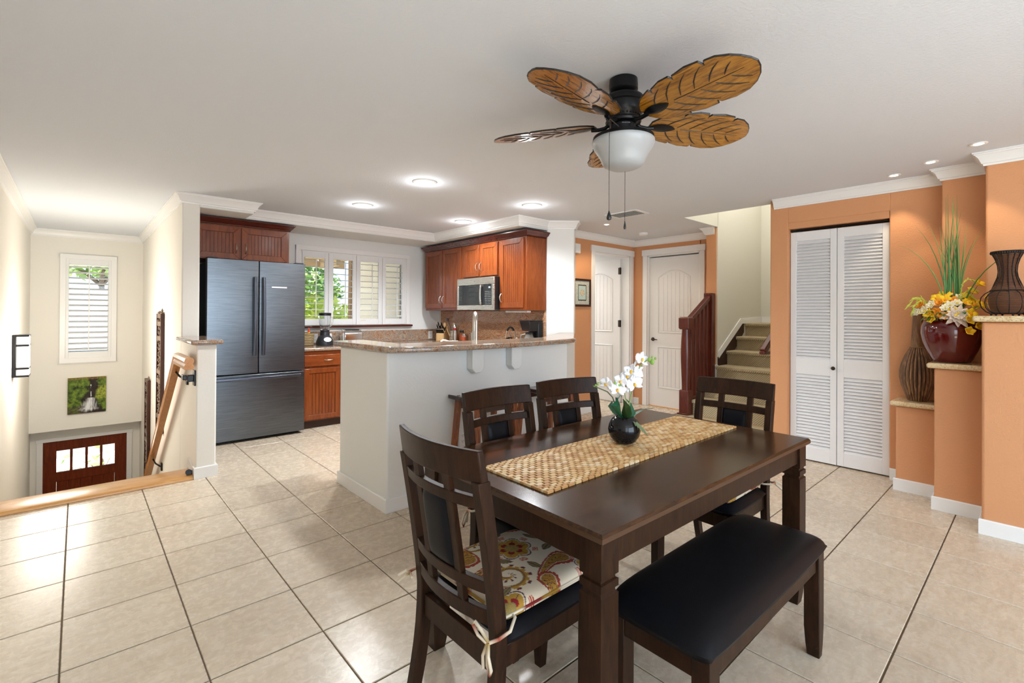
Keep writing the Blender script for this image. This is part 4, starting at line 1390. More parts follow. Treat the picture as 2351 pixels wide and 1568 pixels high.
ke = thing('kettle', 'chrome stovetop kettle with a black handle grip behind the bar', 'kettle', (3.93, 4.385, 0.9285))
MB().lathe([(0.0001, 0), (0.085, 0), (0.098, 0.015), (0.096, 0.05), (0.07, 0.095), (0.035, 0.115), (0.03, 0.118), (0.0001, 0.122)], 28).build('body', M['chrome'], ke)
pts = [(0, -0.085 * cos(pi * k / 12), 0.10 + 0.135 * sin(pi * k / 12)) for k in range(13)]
hd_ = MB().tube(pts, 0.0065, 8).build('handle', M['chrome'], ke)
MB().tube(pts[3:10], 0.013, 10).build('grip', M['blackpl'], hd_)
MB().tube([(0.0, -0.07, 0.06), (0.0, -0.10, 0.085), (0.0, -0.125, 0.12)], [0.02, 0.015, 0.012], 10).build('spout', M['chrome'], ke)
MB().box(-0.008, 0.008, -0.022, 0.022, 0.155, 0.165).tube([(0, 0.018, 0.12), (0, 0.018, 0.157)], 0.004, 6).tube([(0, -0.018, 0.12), (0, -0.018, 0.157)], 0.004, 6).build('lid_knob', M['chrome'], ke)

cm = thing('coffee_maker', 'black drip coffee maker against the splashback end', 'coffee maker', (3.975, 4.065, 0.9285), -pi / 2)
MB().box(-0.085, 0.085, -0.11, 0.11, 0, 0.035).box(-0.085, 0.085, 0.03, 0.11, 0.03, 0.32).build('body', M['blackpl'], cm, 0.010)
MB().sections([[(-0.07, -0.09, 0.20), (0.07, -0.09, 0.20), (0.07, 0.05, 0.20), (-0.07, 0.05, 0.20)], [(-0.088, -0.115, 0.315), (0.088, -0.115, 0.315), (0.088, 0.112, 0.315), (-0.088, 0.112, 0.315)]]).build('filter_basket', M['blackpl'], cm, 0.008)
MB().box(-0.089, 0.089, -0.116, 0.113, 0.316, 0.324).build('lid', M['blackpl'], cm, 0.003)
g = G('carafe_glass')
M['carafe'] = g.bsdf(col=(0.35, 0.33, 0.30, 1), rough=0.05, trans=0.6, ior=1.4)
MB().lathe([(0.0001, 0.037), (0.055, 0.037), (0.068, 0.06), (0.064, 0.11), (0.045, 0.15), (0.045, 0.165)], 22, (0, -0.035, 0)).build('carafe', M['carafe'], cm)
MB().lathe([(0.047, 0.163), (0.05, 0.185), (0.0001, 0.19)], 20, (0, -0.035, 0)).build('carafe_lid', M['blackpl'], cm)
MB().tube([(-0.045, -0.06, 0.165), (-0.085, -0.09, 0.15), (-0.085, -0.095, 0.08), (-0.06, -0.06, 0.06)], 0.008, 8).build('carafe_handle', M['nickel'], cm)

bl = thing('blender', 'dark grey countertop blender with glass jar in front of the window', 'blender', (2.252, 5.93, 0.9285), 0.0)
gm = plain('blender_grey', lin(62, 64, 68), 0.3, 0.5)
MB().lathe([(0.0001, 0.004), (0.098, 0.0), (0.103, 0.02), (0.098, 0.055), (0.078, 0.105), (0.058, 0.125), (0.056, 0.165), (0.05, 0.17)], 28).build('base', gm, bl)
MB().lathe([(0.052, 0.17), (0.055, 0.19), (0.055, 0.178), (0.046, 0.178)], 22).build('collar', gm, bl)
g = G('jar_glass')
M['jar'] = g.bsdf(col=(0.95, 0.97, 0.97, 1), rough=0.02, trans=0.95, ior=1.3)
jr = MB().lathe([(0.044, 0.180), (0.050, 0.205), (0.066, 0.28), (0.070, 0.372), (0.066, 0.372), (0.062, 0.28), (0.046, 0.207), (0.0001, 0.200)], 24).build('jar', M['jar'], bl)
MB().tube([(0.066, 0, 0.355), (0.095, 0, 0.345), (0.100, 0, 0.30), (0.085, 0, 0.25), (0.062, 0, 0.235)], 0.009, 8).build('jar_handle', M['jar'], jr)
MB().lathe([(0.072, 0.366), (0.074, 0.395), (0.058, 0.402), (0.0001, 0.403)], 24).build('lid', M['blackpl'], bl)
b = MB()
for a in range(4):
    b.bar((0, 0, 0.205), (0.03 * cos(a * pi / 2), 0.03 * sin(a * pi / 2), 0.222), 0.008, 0.002)
b.build('blade', M['chrome'], bl)
bd = MB().lathe([(0.0001, 0), (0.030, 0), (0.030, 0.003)], 24, m=Matrix.Translation((0, -0.0915, 0.075)) @ Matrix.Rotation(radians(66), 4, 'X'), sx=1.5, sy=0.95).build('badge', M['nickel'], bl)


def text(name, body, size, mat, parent, loc, rot, ext=0.0006):
    cu = bpy.data.curves.new(name, 'FONT')
    cu.body = body
    cu.size = size
    cu.extrude = ext
    cu.align_x = 'CENTER'
    cu.align_y = 'CENTER'
    o = bpy.data.objects.new(name, cu)
    dg = bpy.context.evaluated_depsgraph_get()
    COL.objects.link(o)
    bpy.context.view_layer.update()
    me = bpy.data.meshes.new_from_object(o.evaluated_get(bpy.context.evaluated_depsgraph_get()))
    bpy.data.objects.remove(o)
    bpy.data.curves.remove(cu)
    me.materials.clear()
    me.materials.append(mat)
    q = bpy.data.objects.new(name, me)
    COL.objects.link(q)
    q.parent = parent
    q.location = loc
    q.rotation_euler = rot
    return q


text('lettering', 'Osterizer', 0.019, M['blackpl'], bl, (0, -0.0950, 0.077), (radians(66), 0, 0))
MB().box(-0.012, 0.012, -0.106, -0.098, 0.035, 0.050).build('switch', M['blackpl'], bl, 0.003)

bk = thing('wicker_basket', 'small woven wicker basket tucked beside the fridge', 'basket', (2.075, 6.05, 0.9315))
g = G('basket_weave')
v = g.coords('Object', (1, 1, 1))
w_ = g.n('ShaderNodeTexWave', {'Vector': v, 'Scale': 30.0, 'Distortion': 3.0, 'Detail': 2.0}, bands_direction='Z').outputs['Fac']
M['basket'] = g.bsdf(col=g.ramp(w_, [(0.2, lin(110, 84, 50)), (0.6, lin(178, 150, 104)), (0.9, lin(206, 184, 140))]), rough=0.8, normal=g.bump(w_, 0.8, 0.006))
b = MB()
for k in range(9):
    z_ = 0.009 + k * 0.0165
    rr = 0.008
    b.tube([(sx_ * (0.058 + 0.0008 * k), sy_ * (0.07 + 0.0008 * k), z_ + 0.002 * sin(i_ * 2.1 + k)) for i_, (sx_, sy_) in enumerate(
        [(-1, -0.9), (-0.9, -1), (-0.3, -1), (0.3, -1), (0.9, -1), (1, -0.9), (1, -0.3), (1, 0.3), (1, 0.9), (0.9, 1), (0.3, 1), (-0.3, 1), (-0.9, 1), (-1, 0.9), (-1, 0.3), (-1, -0.3)])], rr, 6, True)
b.build('weave', M['basket'], bk)
MB().box(-0.054, 0.054, -0.066, 0.066, 0.002, 0.10).build('liner', M['basket'], bk, smooth=0)
kt = thing('condiment_bottle', 'red and yellow topped condiment bottle standing in the wicker basket', 'bottle', (2.095, 6.03, 1.029))
MB().lathe([(0.0001, 0), (0.016, 0), (0.016, 0.055), (0.012, 0.065)], 14).build('bottle', plain('yellow_bottle', lin(236, 190, 40), 0.35), kt)
MB().lathe([(0.013, 0.062), (0.013, 0.085), (0.005, 0.11), (0.0001, 0.112)], 14).build('cap', plain('orange_cap', lin(224, 74, 24), 0.35), kt)

to = thing('toaster', 'polished chrome toaster on the worktop below the window', 'toaster', (2.655, 6.08, 0.9285))
sec = []
for k in range(13):
    a = pi * k / 12
    sec.append((0.085 * cos(a), 0.115 + 0.07 * sin(a)))
sec = [(0.088, 0.012)] + sec + [(-0.088, 0.012)]
MB().extrude([(-0.125, p, q) for p, q in sec][::-1], [(0.125, p, q) for p, q in sec][::-1]).build('shell', M['chrome'], to, 0.012, 3)
MB().box(-0.12, 0.12, -0.082, 0.082, 0.0, 0.014).build('base', M['blackpl'], to, 0.004)
MB().box(-0.09, 0.09, -0.040, -0.015, 0.180, 0.1875).box(-0.09, 0.09, 0.015, 0.040, 0.180, 0.1875).build('slot', M['blackpl'], to, smooth=0)
MB().box(0.126, 0.150, -0.02, 0.02, 0.12, 0.135).build('lever', M['blackpl'], to, 0.003)


# ------------------------------------------------------------------ bar stools
def stool(loc, label):
    t = thing('bar_stool', label, 'stool', loc, 0, 'saddle-seat bar stools at the bar')
    W, D, H = 0.225, 0.165, 0.745

    def top(u, v):
        x, y = (u - 0.5) * 2 * W, (v - 0.5) * 2 * D
        return x, y, H - 0.030 * (1 - (x / W) ** 2)
    b = MB()
    nu, nv = 14, 6
    tp = [top(i / nu, j / nv) for i in range(nu + 1) for j in range(nv + 1)]
    b.add(tp, [(i * (nv + 1) + j, (i + 1) * (nv + 1) + j, (i + 1) * (nv + 1) + j + 1, i * (nv + 1) + j + 1) for i in range(nu) for j in range(nv)])
    bo = [(x, y, z_ - 0.030) for x, y, z_ in tp]
    b.add(bo, [(i * (nv + 1) + j + 1, (i + 1) * (nv + 1) + j + 1, (i + 1) * (nv + 1) + j, i * (nv + 1) + j) for i in range(nu) for j in range(nv)])
    w = nv + 1
    N0 = len(tp)
    for i in range(nu):
        b.f.append((i * w, N0 + i * w, N0 + (i + 1) * w, (i + 1) * w))
        b.f.append(((i + 1) * w + nv, N0 + (i + 1) * w + nv, N0 + i * w + nv, i * w + nv))
    for j in range(nv):
        b.f.append((j + 1, N0 + j + 1, N0 + j, j))
        b.f.append((nu * w + j, N0 + nu * w + j, N0 + nu * w + j + 1, nu * w + j + 1))
    st_ = b.build('seat', M['stoolseat'], t, 0.006)
    for sx in (-1, 1):
        for sy in (-1, 1):
            p = Vector((sx * 0.165, sy * 0.115, 0.705))
            q = Vector((sx * 0.215, sy * 0.150, 0.0))
            d = (p - q).normalized()
            b = MB()
            h = 0.019
            b.sections([[(c_.x - h, c_.y - h, c_.z), (c_.x + h, c_.y - h, c_.z), (c_.x + h, c_.y + h, c_.z), (c_.x - h, c_.y + h, c_.z)] for c_ in (q, p)])
            b.build('leg', M['stool'], t, 0.004)
            MB().lathe([(0.0001, 0.0), (0.012, 0.0), (0.012, 0.003)], 10, (sx * 0.165, sy * 0.115, 0.7335)).build('peg', M['stoolseat'], st_)
    for sy in (-1, 1):
        MB().bar((-0.17, sy * 0.118, 0.665), (0.17, sy * 0.118, 0.665), 0.022, 0.05).build('apron', M['stoolseat'], t, 0.003)
        MB().bar((-0.205, sy * 0.144, 0.16), (0.205, sy * 0.144, 0.16), 0.022, 0.034).build('stretcher', M['stool'], t, 0.003)
    for sx in (-1, 1):
        MB().bar((sx * 0.196, -0.135, 0.28), (sx * 0.196, 0.135, 0.28), 0.022, 0.034).build('stretcher', M['stool'], t, 0.003)
    return t


s1 = stool((2.225, 2.745, 0), 'dark wooden saddle-seat bar stool by the wall outlet, behind the nearer side chair')
s2 = dup(s1, (2.87, 2.755, 0), 0.0, 'dark wooden saddle-seat bar stool toward the hall end of the bar')

# ------------------------------------------------------------------ dining table
TR = -0.020
tb = thing('dining_table', 'dark espresso wooden dining table with grooved square legs', 'table', (1.785, 1.213, 0), TR)
L2, D2 = 0.767, 0.462
tp = MB().sections([[(-L2 + 0.004, -D2 + 0.004, 0.733), (L2 - 0.004, -D2 + 0.004, 0.733), (L2 - 0.004, D2 - 0.004, 0.733), (-L2 + 0.004, D2 - 0.004, 0.733)],
                    [(-L2, -D2, 0.737), (L2, -D2, 0.737), (L2, D2, 0.737), (-L2, D2, 0.737)],
                    [(-L2, -D2, 0.752), (L2, -D2, 0.752), (L2, D2, 0.752), (-L2, D2, 0.752)],
                    [(-L2 + 0.007, -D2 + 0.007, 0.7598), (L2 - 0.007, -D2 + 0.007, 0.7598), (L2 - 0.007, D2 - 0.007, 0.7598), (-L2 + 0.007, D2 - 0.007, 0.7598)]]).build('table_top', M['table_top'], tb, smooth=0)
b = MB()
e = 0.0008
for (x0, x1, y0, y1) in ((-L2 - e, L2 + e, -D2 - e, -D2 + 0.003), (-L2 - e, L2 + e, D2 - 0.003, D2 + e), (-L2 - e, -L2 + 0.003, -D2, D2), (L2 - 0.003, L2 + e, -D2, D2)):
    b.box(x0, x1, y0, y1, 0.7375, 0.7515)
b.build('edge_band', M['table_edge'], tp, smooth=0)
for (x0, x1, y0, y1) in ((-0.70, 0.70, -0.437, -0.415), (-0.70, 0.70, 0.415, 0.437), (-0.742, -0.72, -0.39, 0.39), (0.72, 0.742, -0.39, 0.39)):
    MB().box(x0, x1, y0, y1, 0.652, 0.7335).build('apron', M['espresso'], tb, 0.002)
prof = [(0.0, 0.024), (0.05, 0.031), (0.13, 0.037), (0.580, 0.0375), (0.583, 0.034), (0.586, 0.031), (0.594, 0.031), (0.597, 0.0375), (0.617, 0.0375), (0.620, 0.031), (0.628, 0.031), (0.632, 0.0375), (0.7335, 0.0375)]
leg_me = MB().sections([sq(h, z_, 0, 0) for z_, h in prof]).mesh('leg', M['espresso'], 25)
for sx in (-1, 1):
    for sy in (-1, 1):
        lg = inst('leg', leg_me, tb, (sx * 0.715, sy * 0.410, 0))
silver = plain('groove_highlight', lin(120, 112, 112), 0.25, 0.6)


# table runner of small wood blocks
ru = thing('table_runner', 'table runner made of pale wood blocks on the dining table', 'table runner', (1.803, 1.222, 0.7602), -0.006)
rows = [0.0088] * 4 + [0.0158] * 14 + [0.0088] * 4
gapr = 0.0020
tot = sum(rows) + gapr * (len(rows) - 1)
pitch, gx, NC = 0.0345, 0.0072, 40
RL = NC * pitch
shades = [lin(214, 172, 112), lin(226, 190, 134), lin(234, 204, 152), lin(204, 156, 98), lin(238, 214, 172), lin(222, 184, 126), lin(194, 146, 92)]
blocks = []
y = -tot / 2
for j, h in enumerate(rows):
    xs = []
    if j % 2 == 0:
        xs = [(i * pitch, i * pitch + pitch - gx) for i in range(NC)]
    else:
        xs = [(0.0, pitch * 0.5 - gx)] + [((i + 0.5) * pitch, (i + 0.5) * pitch + pitch - gx) for i in range(NC - 1)] + [((NC - 0.5) * pitch, RL - gx)]
    for (a, c_) in xs:
        blocks.append((a - RL / 2, c_ - RL / 2, y, y + h, R.randrange(len(shades)), R.uniform(0.85, 1.1)))
    y += h + gapr
blocks.sort(key=lambda q: (q[0] * 0.67 + q[2] * 0.74))


def block_into(b, x0, x1, y0, y1, s_, k):
    e = 0.0014
    n0 = len(b.v)
    b.sections([[(x0, y0, 0.0005), (x1, y0, 0.0005), (x1, y1, 0.0005), (x0, y1, 0.0005)], [(x0, y0, 0.0072), (x1, y0, 0.0072), (x1, y1, 0.0072), (x0, y1, 0.0072)],
                [(x0 + e, y0 + e, 0.0086), (x1 - e, y0 + e, 0.0086), (x1 - e, y1 - e, 0.0086), (x0 + e, y1 - e, 0.0086)]])
    col = shades[s_]
    b.c += [(col[0] * k, col[1] * k, col[2] * k, 1.0)] * (len(b.v) - n0)


g = G('block_wood')
a_ = g.n('ShaderNodeVertexColor', layer_name='print')
v = g.coords('World', (20, 160, 160))
M['block'] = g.bsdf(col=g.mix(g.math('MULTIPLY', g.noise(v, 1.0, 3.0), 0.35), a_.outputs['Color'], lin(150, 100, 52)), rough=0.5)
cache = {}
for q in blocks[:290]:
    key = (round(q[1] - q[0], 4), round(q[3] - q[2], 4), q[4])
    if key not in cache:
        b = MB()
        b.c = []
        block_into(b, 0, q[1] - q[0], 0, q[3] - q[2], q[4], 1.0)
        cache[key] = b.mesh('block', M['block'], 0)
    inst('block', cache[key], ru, (q[0], q[2], 0))
b = MB()
b.c = []
for q in blocks[290:]:
    block_into(b, *q)
o = b.build('block_field', M['block'], ru, smooth=0)
o['kind'] = 'stuff'
b = MB()
for k in range(12):
    yy = -tot / 2 + 0.012 + k * (tot - 0.024) / 11
    b.tube([(-RL / 2 + 0.004, yy, 0.004), (RL / 2 - 0.008, yy, 0.004)], 0.0012, 4)
b.build('thread', plain('thread_brown', lin(90, 66, 40), 0.8), ru)


# ------------------------------------------------------------------ padded seats
def pad(w, d, h, nx=22, ny=18, p=5.0, corner=0.18, skirt=0.35):
    """soft rounded slab, footprint w x d, thickness h, sitting on z=0"""
    b = MB()

    def foot(u, v):
        x, y = u, v
        m = max(abs(x), abs(y))
        k = (abs(x) ** 8 + abs(y) ** 8) ** (1 / 8)
        if k > 1e-6:
            s_ = m / k
            x, y = x * (1 - corner + corner * s_), y * (1 - corner + corner * s_)
        return x, y

    def surf(sign):
        def fn(a, c_):
            u, v = 2 * a - 1, 2 * c_ - 1
            u = sin(u * pi / 2) * 0.35 + u * 0.65
            v = sin(v * pi / 2) * 0.35 + v * 0.65
            x, y = foot(u, v)
            e_ = max(0.0, (1 - abs(u) ** p) * (1 - abs(v) ** p)) ** 0.42
            z_ = h * skirt + (h * (1 - skirt) * e_ if sign > 0 else -h * skirt * min(1.0, e_ * 3))
            ex = 1.0 - 0.0 * e_
            return (x * w / 2 * ex, y * d / 2 * ex, z_)
        return fn
    b.grid(surf(1), nx, ny)
    n0 = len(b.v)
    b.grid(surf(-1), nx, ny)
    nb = len(b.f) // 2
    b.f[nb:] = [f[::-1] for f in b.f[nb:]]
    return b


bn = thing('dining_bench', 'black leather padded dining bench with dark wooden legs along the table', 'bench', (1.715, 0.752, 0), -0.012)
pad(0.985, 0.36, 0.075, 40, 20, 7.0, 0.45).build('cushion', M['leather'], bn, loc=(0, 0, 0.405), smooth=80)
for (x0, x1, y0, y1) in ((-0.40, 0.40, -0.155, -0.135), (-0.40, 0.40, 0.135, 0.155), (-0.462, -0.442, -0.11, 0.11), (0.442, 0.462, -0.11, 0.11)):
    MB().box(x0, x1, y0, y1, 0.345, 0.418).build('apron', M['espresso'], bn, 0.002)
for sx in (-1, 1):
    for sy in (-1, 1):
        secs = []
        for z_, hx, hy, ox in ((0.0, 0.016, 0.022, 0.008), (0.05, 0.022, 0.025, 0.004), (0.12, 0.0285, 0.027, 0.0), (0.418, 0.0285, 0.027, 0.0)):
            cx, cy = sx * (0.438 + ox), sy * 0.137
            secs.append([(cx - hx, cy - hy, z_), (cx + hx, cy - hy, z_), (cx + hx, cy + hy, z_), (cx - hx, cy + hy, z_)])
        MB().sections(secs).build('leg', M['espresso'], bn, 0.003)


# ------------------------------------------------------------------ dining chairs (face +y)
def post_y(z_):
    if z_ < 0.44:
        return -0.205 - 0.075 * ((0.44 - z_) / 0.44) ** 2
    return -0.205 - 0.082 * ((z_ - 0.44) / 0.535) ** 1.25


def bow(x):
    return -0.036 * (1 - (x / 0.2) ** 2)


def back_rail(z0, z1, x0, x1, t0=0.011, t1=0.011, n=14):
    secs = []
    for k in range(n + 1):
        x = x0 + (x1 - x0) * k / n
        bb = bow(x)
        y0, y1 = post_y(z0) + bb, post_y(z1) + bb
        secs.append([(x, y0 - t0, z0), (x, y0 + t0, z0), (x, y1 + t1, z1), (x, y1 - t1, z1)])
    return MB().sections(secs)


def make_chair(label):
    t = thing('dining_chair', label, 'chair', (0, 0, 0), 0, 'dark wooden dining chairs around the table')
    for sx in (-1, 1):
        secs = []
        for k in range(15):
            z_ = 0.890 * k / 14
            hx, hy = 0.0165, 0.021 if z_ > 0.2 else 0.021 - 0.004 * (0.2 - z_) / 0.2
            cx, cy = sx * (0.186 + 0.004 * z_), post_y(z_)
            secs.append([(cx - hx, cy - hy, z_), (cx + hx, cy - hy, z_), (cx + hx, cy + hy, z_), (cx - hx, cy + hy, z_)])
        MB().sections(secs).build('back_leg', M['espresso'], t, 0.003)
        h0, h1 = 0.016, 0.022
        cx, cy = sx * 0.180, 0.188
        MB().sections([[(cx - h, cy - h, z_), (cx + h, cy - h, z_), (cx + h, cy + h, z_), (cx - h, cy + h, z_)] for z_, h in ((0, h0), (0.12, h1), (0.42, h1))]).build('front_leg', M['espresso'], t, 0.003)
        MB().box(sx * 0.180 - 0.011, sx * 0.180 + 0.011, -0.19, 0.17, 0.352, 0.415).build('side_rail', M['espresso'], t, 0.002)
    MB().box(-0.165, 0.165, 0.178, 0.200, 0.352, 0.415).build('front_rail', M['espresso'], t, 0.002)
    MB().box(-0.172, 0.172, -0.218, -0.196, 0.345, 0.415).build('rear_rail', M['espresso'], t, 0.002)
    pad(0.418, 0.408, 0.062, 20, 20, 6.0, 0.40).build('seat', M['leather'], t, loc=(0, 0.012, 0.413), smooth=80)
    back_rail(0.888, 0.975, -0.207, 0.207, 0.013, 0.010, 18).build('crest_rail', M['espresso'], t, 0.004, smooth=40)
    back_rail(0.812, 0.846, -0.176, 0.176).build('cross_rail', M['espresso'], t, 0.003, smooth=40)
    back_rail(0.570, 0.607, -0.176, 0.176).build('cross_rail', M['espresso'], t, 0.003, smooth=40)
    back_rail(0.480, 0.525, -0.176, 0.176).build('bottom_rail', M['espresso'], t, 0.003, smooth=40)
    for x in (-0.078, 0.078):
        secs = []
        for k in range(9):
            z_ = 0.505 + (0.900 - 0.505) * k / 8
            cy = post_y(z_) + bow(x)
            secs.append([(x - 0.015, cy - 0.009, z_), (x + 0.015, cy - 0.009, z_), (x + 0.015, cy + 0.009, z_), (x - 0.015, cy + 0.009, z_)])
        MB().sections(secs).build('slat', M['espresso'], t, 0.002)

    def pf_(s_):
        def fn(a, c_):
            x = -0.063 + 0.126 * a
            z_ = 0.606 + 0.207 * c_
            e_ = max(0.0, (1 - abs(2 * a - 1) ** 5) * (1 - abs(2 * c_ - 1) ** 5)) ** 0.5
            return (x, post_y(z_) + bow(x) + s_ * (0.004 + 0.012 * e_), z_)
        return fn
    b = MB().grid(pf_(1), 12, 14)
    n0 = len(b.f)
    b.grid(pf_(-1), 12, 14)
    b.f[:n0] = [f[::-1] for f in b.f[:n0]]
    b.build('back_pad', M['leather'], t, smooth=80)
    return t


chA = make_chair('dark wooden dining chair seen from behind at the near end of the table')
chA.location = (1.066, 1.192, 0)
chA.rotation_euler = (0, 0, -pi / 2)
chB = dup(chA, (1.497, 1.477, 0), pi, 'dark wooden dining chair on the bar side, nearer the fridge')
chC = dup(chA, (1.952, 1.478, 0), pi - 0.15, 'dark wooden dining chair on the bar side beside the orchid, slightly turned')
chD = dup(chA, (2.402, 1.147, 0), pi / 2, 'dark wooden dining chair at the stair end of the table')

# printed paisley chair cushions with ties
CREAMC, RED, RUST, GOLD, OLIVE, PLUM = (0.62, 0.53, 0.40), (0.20, 0.012, 0.014), (0.36, 0.05, 0.018), (0.36, 0.20, 0.03), (0.20, 0.16, 0.06), (0.075, 0.03, 0.045)


def teardrop(x, y, Rr):
    y2 = y
    x2 = x + 1.6 * max(0.0, y2) ** 2 / Rr
    a = atan2(x2, -y2)
    rad = Rr * (0.60 + 0.40 * abs(a) / pi * 1.0) if abs(a) < 2.2 else Rr * (0.88 + (abs(a) - 2.2) * 0.75)
    rad *= (1.0 - 0.30 * sin(abs(a)) ** 2)
    return hypot(x2, y2) / rad, a


def paisley(u, v):
    c_ = CREAMC
    mot = [('f', 0.36, 0.62, 0.19, 0.3), ('p', 0.26, 0.20, 0.19, 0.4), ('p', 0.76, 0.84, 0.19, 2.4), ('s', 0.68, 0.30, 0.20, 0.2), ('p', 0.93, 0.52, 0.16, 4.0),
           ('f', 1.0, 0.05, 0.19, 1.0), ('p', 0.0, 0.92, 0.17, 1.2), ('s', 0.02, 0.42, 0.17, 2.0), ('f', 0.98, 1.0, 0.15, 0.0), ('p', 0.50, -0.02, 0.15, 5.4), ('l', 0.49, 0.42, 0.08, 0.8),
           ('l', 0.53, 0.90, 0.09, 2.0), ('l', 0.10, 0.02, 0.09, 4.2), ('l', 0.70, 0.58, 0.08, 3.3), ('l', 0.28, 0.93, 0.09, 0.4), ('l', 0.06, 0.68, 0.08, 1.9), ('l', 0.84, 0.14, 0.07, 5.0)]
    for kind, mx, my, Rr, rot in mot:
        dx, dy = u - mx, v - my
        if hypot(dx, dy) > Rr * 1.9:
            continue
        x = dx * cos(rot) + dy * sin(rot)
        y = -dx * sin(rot) + dy * cos(rot)
        r_, a = hypot(x, y), atan2(y, x)
        if kind == 'f':
            q = r_ / (Rr * (0.78 + 0.26 * abs(cos(a * 3))))
            if q < 1.0:
                c_ = PLUM if q > 0.93 else (CREAMC if q > 0.87 else GOLD)
                if q < 0.87 and q > 0.36 and abs(sin(a * 3)) < 0.22 * (1 - q):
                    c_ = PLUM
                if 0.36 < q < 0.56 and abs(cos(a * 3)) > 0.45:
                    c_ = RED
                if q < 0.36:
                    c_ = OLIVE if q > 0.30 or int(a * 4 + r_ * 300) % 3 else GOLD
            else:
                q2 = r_ / Rr
                if 0.98 < q2 < 1.28 and abs(cos(a * 3)) < 0.45:
                    c_ = RUST if (q2 * 20) % 2 < 1.2 else CREAMC
        elif kind == 'p':
            q, aa = teardrop(x, y, Rr)
            sc = 1.0 + 0.10 * abs(sin(aa * 8))
            if q < sc:
                c_ = RED if q > sc - 0.10 else RUST
                if q < 0.76:
                    c_ = CREAMC if q > 0.69 else GOLD
                if q < 0.66 and (q * 9 + 0.9 * abs(aa)) % 1.0 < 0.28:
                    c_ = RED if (q * 7) % 2 < 1 else PLUM
                if 0.76 < q < 0.80:
                    c_ = PLUM
        elif kind == 's':
            q = r_ / Rr
            t_ = (a / (2 * pi) + q * 1.5) % 1.0
            if q < 1.1 and q > 0.12:
                if t_ < 0.42:
                    c_ = OLIVE if t_ < 0.10 else GOLD
                    if 0.10 < t_ < 0.15:
                        c_ = RED
                    if t_ > 0.30 and sin(a * 14) > 0.2:
                        c_ = CREAMC
                elif t_ < 0.62 and sin(a * 10) > 0.45:
                    c_ = PLUM if t_ > 0.5 else RED
        else:
            if abs(y) < 0.45 * Rr * (1 - (x / Rr) ** 2) and abs(x) < Rr:
                c_ = PLUM if abs(y) > 0.33 * Rr * (1 - (x / Rr) ** 2) else (OLIVE if abs(y) > 0.05 * Rr else PLUM)
    return c_


def make_cushion(label, ties=True):
    t = thing('chair_cushion', label, 'cushion', (0, 0, 0), 0, 'paisley chair cushions')
    w, d = 0.375, 0.385
    N = 150
    b = MB()
    q = pad(w, d, 0.040, N, N, 9.0, 0.10, 0.30)
    b.v, b.f = q.v, q.f
    cols = []
    for (x, y, z_) in b.v:
        c_ = paisley(x / w + 0.5, y / d + 0.5)
        cols.append((c_[0], c_[1], c_[2], 1.0))
    b.c = cols
    b.build('cover', M['printcloth'], t, smooth=80)
    edge = []
    for (u, v) in [(i / 20 * 2 - 1, -1) for i in range(20)] + [(1, i / 20 * 2 - 1) for i in range(20)] + [(1 - i / 10, 1) for i in range(20)] + [(-1, 1 - i / 10) for i in range(20)]:
        k = (abs(u) ** 8 + abs(v) ** 8) ** (1 / 8)
        s_ = 0.90 + 0.10 * max(abs(u), abs(v)) / k
        edge.append((u * s_ * w / 2, v * s_ * d / 2, 0.012))
    pb = MB().tube(edge, 0.0045, 6, True)
    pb.c = [(*[(0.62, 0.53, 0.40), (0.62, 0.53, 0.40), (0.20, 0.02, 0.02), (0.36, 0.20, 0.03)][(i // 24) % 4], 1.0) for i in range(len(pb.v))]
    pb.build('piping', M['printcloth'], t, smooth=80)
    return t


def tie(par, side, pts_list):
    for pts in pts_list:
        b = MB().tube(pts, 0.0048, 6)
        b.c = [(*(CREAMC if (i // 6) % 3 else ((0.30, 0.06, 0.03) if (i // 6) % 2 else (0.30, 0.2, 0.06))), 1.0) for i in range(len(b.v))]
        b.build('tie', M['printcloth'], par, smooth=80)


cuA = make_cushion('paisley cushion tied to the chair at the near end of the table')
cuA.location = (1.080, 1.192, 0.4770)
cuA.rotation_euler = (0, 0, -pi / 2)
# ties wrap the back posts (local x = +-0.188, y = -0.21)
tieA = [[(0.160, -0.168, 0.014), (0.200, -0.168, 0.010), (0.222, -0.190, -0.002), (0.217, -0.226, -0.010), (0.202, -0.246, -0.018)],
        [(0.200, -0.247, -0.018), (0.178, -0.256, 0.010), (0.160, -0.262, 0.026), (0.150, -0.262, 0.014), (0.168, -0.258, -0.008), (0.196, -0.250, -0.020)],
        [(0.200, -0.248, -0.020), (0.212, -0.258, -0.045), (0.224, -0.258, -0.075), (0.218, -0.256, -0.092), (0.206, -0.256, -0.070), (0.197, -0.25, -0.024)],
        [(0.198, -0.250, -0.020), (0.192, -0.260, -0.050), (0.196, -0.262, -0.080)],
        [(-0.160, -0.168, 0.014), (-0.200, -0.168, 0.010), (-0.222, -0.195, 0.004), (-0.222, -0.240, 0.0), (-0.188, -0.252, -0.002)],
        [(-0.214, -0.246, 0.0), (-0.228, -0.252, -0.012), (-0.248, -0.268, -0.034)],
        [(-0.214, -0.246, 0.0), (-0.222, -0.252, 0.008), (-0.240, -0.272, -0.008)]]
tieA = [[(a, (b_ - 0.016 if b_ < -0.18 else b_), c_) for a, b_, c_ in t] for t in tieA]
tie(cuA, 1, tieA)
cuB = dup(cuA, (1.497, 1.463, 0.4770), pi, 'paisley cushion on the bar-side chair nearer the fridge')
cuD = dup(cuA, (2.388, 1.147, 0.4770), pi / 2, 'paisley cushion on the chair at the stair end of the table')
cuC = dup(cuA, (1.950, 1.464, 0.4770), pi - 0.15, 'paisley cushion on the turned bar-side chair beside the orchid')

